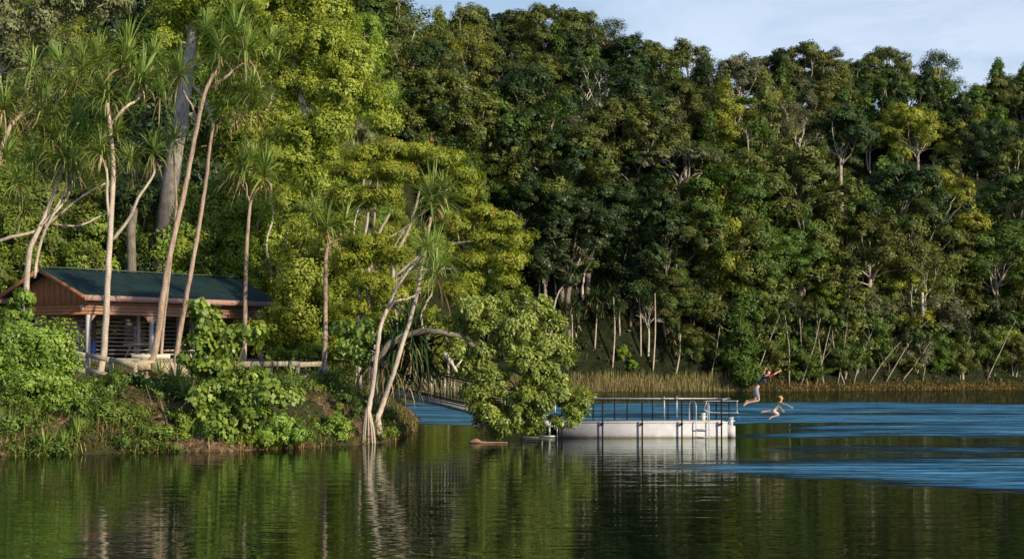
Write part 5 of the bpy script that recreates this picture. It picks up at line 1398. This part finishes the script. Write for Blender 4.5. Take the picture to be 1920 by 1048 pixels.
# silver ladder over the front edge
lx0, lx1 = X_(1303.6), X_(1328)
for x_ in (lx0, lx1):
    top_ = 1.55 if x_ == lx0 else 1.5
    rod('ladder_rail', [Vector((x_ - (.22 if x_ == lx0 else .0), YP + .5, DZ)), Vector((x_ - (.22 if x_ == lx0 else 0), YP + .45, top_ - .15)), Vector((x_ - (.12 if x_ == lx0 else 0), YP + .2, top_)), Vector((x_, YP - .08, top_ - .12)), Vector((x_, YP - .12, .6)), Vector((x_, YP - .12, -1.2))], None, .022, M['galv'])
for z_ in (.36, .04, -.3):
    mb = MB(); mb.box(((lx0 + lx1) / 2, YP - .12, z_), (lx1 - lx0, .07, .03)); part('ladder_step', mb, 'galv', pon)
for px, y_ in ((1318, YP + 1.2), (1370, YP + .6)):
    k2 = y_ / F; zb = DZ + .03 if px < 1360 else .5
    mb = MB(); x_ = (px - 960) * k2
    mb.tube([(x_, y_, zb), (x_, y_, zb + .28)], .085, 10); mb.tube([(x_, y_, zb + .28), (x_, y_, zb + .36)], .11, 10); mb.tube([(x_ - .16, y_, zb + .2), (x_ + .16, y_, zb + .2)], .03, 6)
    part('bollard', mb, 'steelw', pon, smooth=False)

# floating driftwood left of the pontoon
dw = MB(); p0 = P(885, 829, 1); Yd = 73.2
pts = [P(880, 829, Yd), P(893, 826, Yd), P(905, 828, Yd), P(930, 830, Yd), P(952, 830, Yd)]
for p_ in pts: p_.z = .03
pts[1].z = .09
dw.tube(curve_pts(pts, 3), [.03, .06, .09, .10, .09, .06, .05, .04, .035, .03, .03, .025, .02], 8, wob=.1)
tag(dw.build('driftwood', plain_mat('driftwood_brown', (.42, .24, .16), (.2, .12, .08), .8), smooth=True), 'reddish brown driftwood floating left of the pontoon', 'driftwood')

# ================================================================== PEOPLE
def skin_obj(name, nodes, edges, mat, root, sub=2, squash=None):
    """one continuous surface grown around a joint graph: nodes {key:(Vector, r)}"""
    me = bpy.data.meshes.new(name)
    bm = bmesh.new(); lay = bm.verts.layers.skin.verify(); vm = {}
    for k, (p, r) in nodes.items():
        v_ = bm.verts.new(p); rr = r if isinstance(r, tuple) else (r, r)
        v_[lay].radius = rr; vm[k] = v_
        if k == root: v_[lay].use_root = True
    for a, b_ in edges: bm.edges.new((vm[a], vm[b_]))
    bm.to_mesh(me); bm.free()
    o = bpy.data.objects.new(name + '_tmp', me); COL.objects.link(o)
    s_ = o.modifiers.new('Skin', 'SKIN'); s_.use_smooth_shade = True
    q = o.modifiers.new('Sub', 'SUBSURF'); q.levels = sub; q.render_levels = sub
    dg = bpy.context.evaluated_depsgraph_get(); dg.update()
    ev = bpy.data.meshes.new_from_object(o.evaluated_get(dg))
    bpy.data.objects.remove(o)
    ev.name = name; ev.materials.clear(); ev.materials.append(mat)
    for p in ev.polygons: p.use_smooth = True
    r_ = bpy.data.objects.new(name, ev); COL.objects.link(r_)
    return r_
M['skin'] = plain_mat('skin', (.66, .40, .29), (.58, .33, .23), .55, scale=9, bump=.05)
M['navy'] = plain_mat('shirt_navy', (.018, .024, .055), (.010, .014, .035), .8)
M['redcl'] = plain_mat('sleeve_red', (.55, .02, .03), (.42, .015, .02), .7)
M['shorts'] = plain_mat('shorts_grey', (.34, .33, .40), (.24, .23, .29), .85)
M['wshorts'] = plain_mat('shorts_white', (.70, .68, .66), (.55, .53, .52), .85)
M['sage'] = plain_mat('shirt_sage', (.30, .31, .24), (.18, .21, .17), .85)
M['hairb'] = plain_mat('hair_brown', (.07, .035, .02), (.04, .02, .012), .7, scale=30)
M['hairy'] = plain_mat('hair_blond', (.55, .36, .14), (.36, .21, .07), .7, scale=30)
M['eye'] = plain_mat('eye_dark', (.02, .015, .012), None, .2)

def zc(px, py, dy, Y0): return P(px, py, Y0 + dy)
def hand_nodes(N, E, key, wrist, dirv, side, s=1.0):
    d = dirv.normalized(); sd = side.normalized()
    palm = wrist + d * .075 * s
    N[key + 'p'] = (palm, (.036 * s, .018 * s)); E.append((key, key + 'p'))
    for i, (off, ln) in enumerate([(-.028, .068), (-.010, .078), (.010, .073), (.028, .058)]):
        b0 = palm + sd * off * s + d * .03 * s
        m1 = b0 + d * ln * .5 * s + sd * off * .4 * s
        t1 = b0 + d * ln * s + sd * off * .8 * s + Vector((0, 0, -.012 * s))
        N[f'{key}f{i}a'] = (b0, .0105 * s); N[f'{key}f{i}b'] = (m1, .0095 * s); N[f'{key}f{i}c'] = (t1, .0075 * s)
        E += [(key + 'p', f'{key}f{i}a'), (f'{key}f{i}a', f'{key}f{i}b'), (f'{key}f{i}b', f'{key}f{i}c')]
    t0 = wrist + d * .035 * s - sd * .035 * s; t1 = t0 + d * .04 * s - sd * .03 * s
    N[key + 't0'] = (t0, .012 * s); N[key + 't1'] = (t1, .009 * s); E += [(key + 'p', key + 't0'), (key + 't0', key + 't1')]
def person(lab, J, s, shirt, sleeve, shorts, hair, hairmat, sleeve_to, face):
    """J: joints in world space"""
    rt = thing('person', lab, 'person', J['pelvis'])
    N = {}; E = []
    R_ = dict(pelvis=(.135, .10), waist=(.115, .09), chest=(.145, .105), neckb=(.06, .06), neck=(.052, .055), jaw=(.062, .07), skull=(.078, .09), crown=(.05, .06))
    for k, r in R_.items(): N[k] = (J[k], tuple(x * s for x in r))
    ch = ['pelvis', 'waist', 'chest', 'neckb', 'neck', 'jaw', 'skull', 'crown']; E += list(zip(ch, ch[1:]))
    for sd in 'lr':
        for k, r in (('sho', .058), ('elb', .040), ('wri', .027)): N[k + sd] = (J[k + sd], r * s)
        N['ua' + sd] = (J['sho' + sd].lerp(J['elb' + sd], .45), .047 * s); N['fa' + sd] = (J['elb' + sd].lerp(J['wri' + sd], .3), .041 * s)
        E += [('chest', 'sho' + sd), ('sho' + sd, 'ua' + sd), ('ua' + sd, 'elb' + sd), ('elb' + sd, 'fa' + sd), ('fa' + sd, 'wri' + sd)]
        for k, r in (('hip', .088), ('kne', .056), ('ank', .036), ('heel', .035), ('ball', .036), ('toe', .022)): N[k + sd] = (J[k + sd], r * s)
        N['th' + sd] = (J['hip' + sd].lerp(J['kne' + sd], .5), .076 * s); N['ca' + sd] = (J['kne' + sd].lerp(J['ank' + sd], .32), .056 * s)
        E += [('pelvis', 'hip' + sd), ('hip' + sd, 'th' + sd), ('th' + sd, 'kne' + sd), ('kne' + sd, 'ca' + sd), ('ca' + sd, 'ank' + sd), ('ank' + sd, 'heel' + sd), ('ank' + sd, 'ball' + sd), ('ball' + sd, 'toe' + sd)]
        dv = J['wri' + sd] - J['elb' + sd]
        hand_nodes(N, E, 'wri' + sd, J['wri' + sd], dv, dv.cross(Vector((0, 1, 0.2))), s)
    # nose and ears grow out of the head
    f = face.normalized(); hc = J['jaw'].lerp(J['skull'], .55); lat = f.cross(J['skull'] - J['jaw']).normalized()
    N['nose'] = (hc + f * .105 * s, .012 * s); E.append(('skull', 'nose'))
    for q in (-1, 1): N[f'ear{q}'] = (hc + lat * q * .082 * s, .014 * s); E.append(('skull', f'ear{q}'))
    body = skin_obj('body', N, E, M['skin'], 'pelvis'); hook(body, rt)
    # clothes
    Nc = {k: (J[k], tuple(x * s * 1.13 for x in R_[k])) for k in ('waist', 'chest')}
    Nc['hem'] = (J['pelvis'].lerp(J['waist'], .35), (.135 * s, .11 * s)); Nc['coll'] = (J['chest'].lerp(J['neckb'], .8), .075 * s)
    Ec = [('hem', 'waist'), ('waist', 'chest'), ('chest', 'coll')]
    for sd in 'lr':
        Nc['s' + sd] = (J['sho' + sd], .070 * s); e = J['sho' + sd].lerp(J['elb' + sd], .55); Nc['e' + sd] = (e, .058 * s)
        Ec += [('chest', 's' + sd), ('s' + sd, 'e' + sd)]
    hook(skin_obj('shirt', Nc, Ec, M[shirt], 'chest'), rt)
    for sd in 'lr':
        a0 = J['sho' + sd].lerp(J['elb' + sd], .5); e = J['elb' + sd]; e2 = e.lerp(J['wri' + sd], sleeve_to)
        Ns = {0: (a0, .058 * s), 1: (e, .050 * s), 2: (e2, .046 * s)}
        hook(skin_obj('sleeve', Ns, [(0, 1), (1, 2)], M[sleeve], 1), rt)
    Nh = {'w': (J['pelvis'].lerp(J['waist'], .45), (.14 * s, .11 * s)), 'p': (J['pelvis'], (.150 * s, .118 * s))}; Eh = [('w', 'p')]
    for sd in 'lr':
        Nh['h' + sd] = (J['hip' + sd], .104 * s); Nh['t' + sd] = (J['hip' + sd].lerp(J['kne' + sd], .5), .097 * s); Nh['k' + sd] = (J['hip' + sd].lerp(J['kne' + sd], .86), .088 * s)
        Eh += [('p', 'h' + sd), ('h' + sd, 't' + sd), ('t' + sd, 'k' + sd)]
    hook(skin_obj('shorts', Nh, Eh, M[shorts], 'p'), rt)
    up = (J['skull'] - J['jaw']).normalized()
    hb = J['skull'] + up * .022 * s - f * .018 * s
    Nr = {0: (hb - f * .035 * s - up * .05 * s, .066 * s), 1: (hb, .088 * s), 2: (hb + up * .03 * s + f * .03 * s, .068 * s)}
    for q in range(7):
        dv = Vector(unit(1)[0]) * .09 * s + up * .07 * s - f * .02 * s
        Nr[10 + q] = (hb + dv, .018 * s)
    hook(skin_obj('hair', Nr, [(0, 1), (1, 2)] + [(1, 10 + q) for q in range(7)], M[hairmat], 1), rt)
    em = MB()
    for q in (-1, 1):
        c = hc + f * .078 * s + lat * q * .030 * s + up * .006 * s; em.tube([c - lat * .009 * s, c, c + lat * .009 * s], [.004 * s, .009 * s, .004 * s], 6)
    o = em.build('eyes', M['eye'], smooth=True); hook(o, rt)
    em = MB(); c = hc + f * .074 * s - up * .045 * s; em.tube([c - lat * .022 * s, c + f * .004 * s, c + lat * .022 * s], [.003 * s, .006 * s, .003 * s], 6)
    o = em.build('mouth', M['redcl'], smooth=True); hook(o, rt)
    return rt
Y0 = 80.0
j = lambda px, py, dy: P(px, py, Y0 + dy)
J = dict(pelvis=j(1418, 727, 0), waist=j(1424.5, 719.5, 0), chest=j(1433, 710, 0), neckb=j(1437.5, 705, 0), neck=j(1439, 703, 0), jaw=j(1441.2, 700.6, -.01), skull=j(1440.6, 697.8, 0), crown=j(1439.6, 695.4, .01),
         shor=j(1438, 707.5, -.18), shol=j(1433.5, 705, .18), elbr=j(1449.5, 702.5, -.25), wrir=j(1459, 697, -.2), elbl=j(1431.5, 700.5, .36), wril=j(1434, 695.5, .34),
         hipr=j(1417.8, 730.5, -.10), hipl=j(1416.8, 730, .10), kner=j(1423.2, 750.5, -.12), knel=j(1416.5, 748.2, .15), ankr=j(1402, 754.4, -.08), ankl=j(1401, 751.5, .2),
         heelr=j(1399.6, 752.8, -.08), heell=j(1398.6, 749.8, .2), ballr=j(1396, 759, -.09), balll=j(1396.5, 756.5, .2), toer=j(1393.8, 761.3, -.09), toel=j(1394.5, 759, .2))
person('person leaping off the pontoon in navy shirt with red sleeve and grey shorts, arms raised', J, .98, 'navy', 'redcl', 'shorts', None, 'hairb', .12, Vector((1, -.1, .25)))
J = dict(pelvis=j(1450.8, 770, .3), waist=j(1454.6, 765.3, .3), chest=j(1461, 757.8, .3), neckb=j(1464.3, 753, .3), neck=j(1464.7, 751, .3), jaw=j(1465.6, 748.6, .29), skull=j(1464.8, 745.6, .3), crown=j(1464.2, 743.6, .3),
         shor=j(1466, 756.2, .14), shol=j(1460, 755, .46), elbr=j(1474, 758.8, .05), wrir=j(1481, 761.8, .0), elbl=j(1462.5, 764, .5), wril=j(1466.5, 768, .42),
         hipr=j(1451.5, 772.2, .2), hipl=j(1448, 771.2, .4), kner=j(1460.8, 777.2, .18), knel=j(1438.5, 771.2, .45), ankr=j(1447.6, 781.5, .2), ankl=j(1431, 771.5, .48),
         heelr=j(1446.2, 780, .2), heell=j(1429.8, 770, .48), ballr=j(1443.4, 784, .2), balll=j(1427.6, 772.6, .48), toer=j(1441.6, 785.6, .2), toel=j(1426.4, 772, .48))
person('blond boy in sage long-sleeved shirt and white shorts leaping over the lake, arms forward', J, .86, 'sage', 'sage', 'wshorts', None, 'hairy', .8, Vector((1, -.25, .05)))
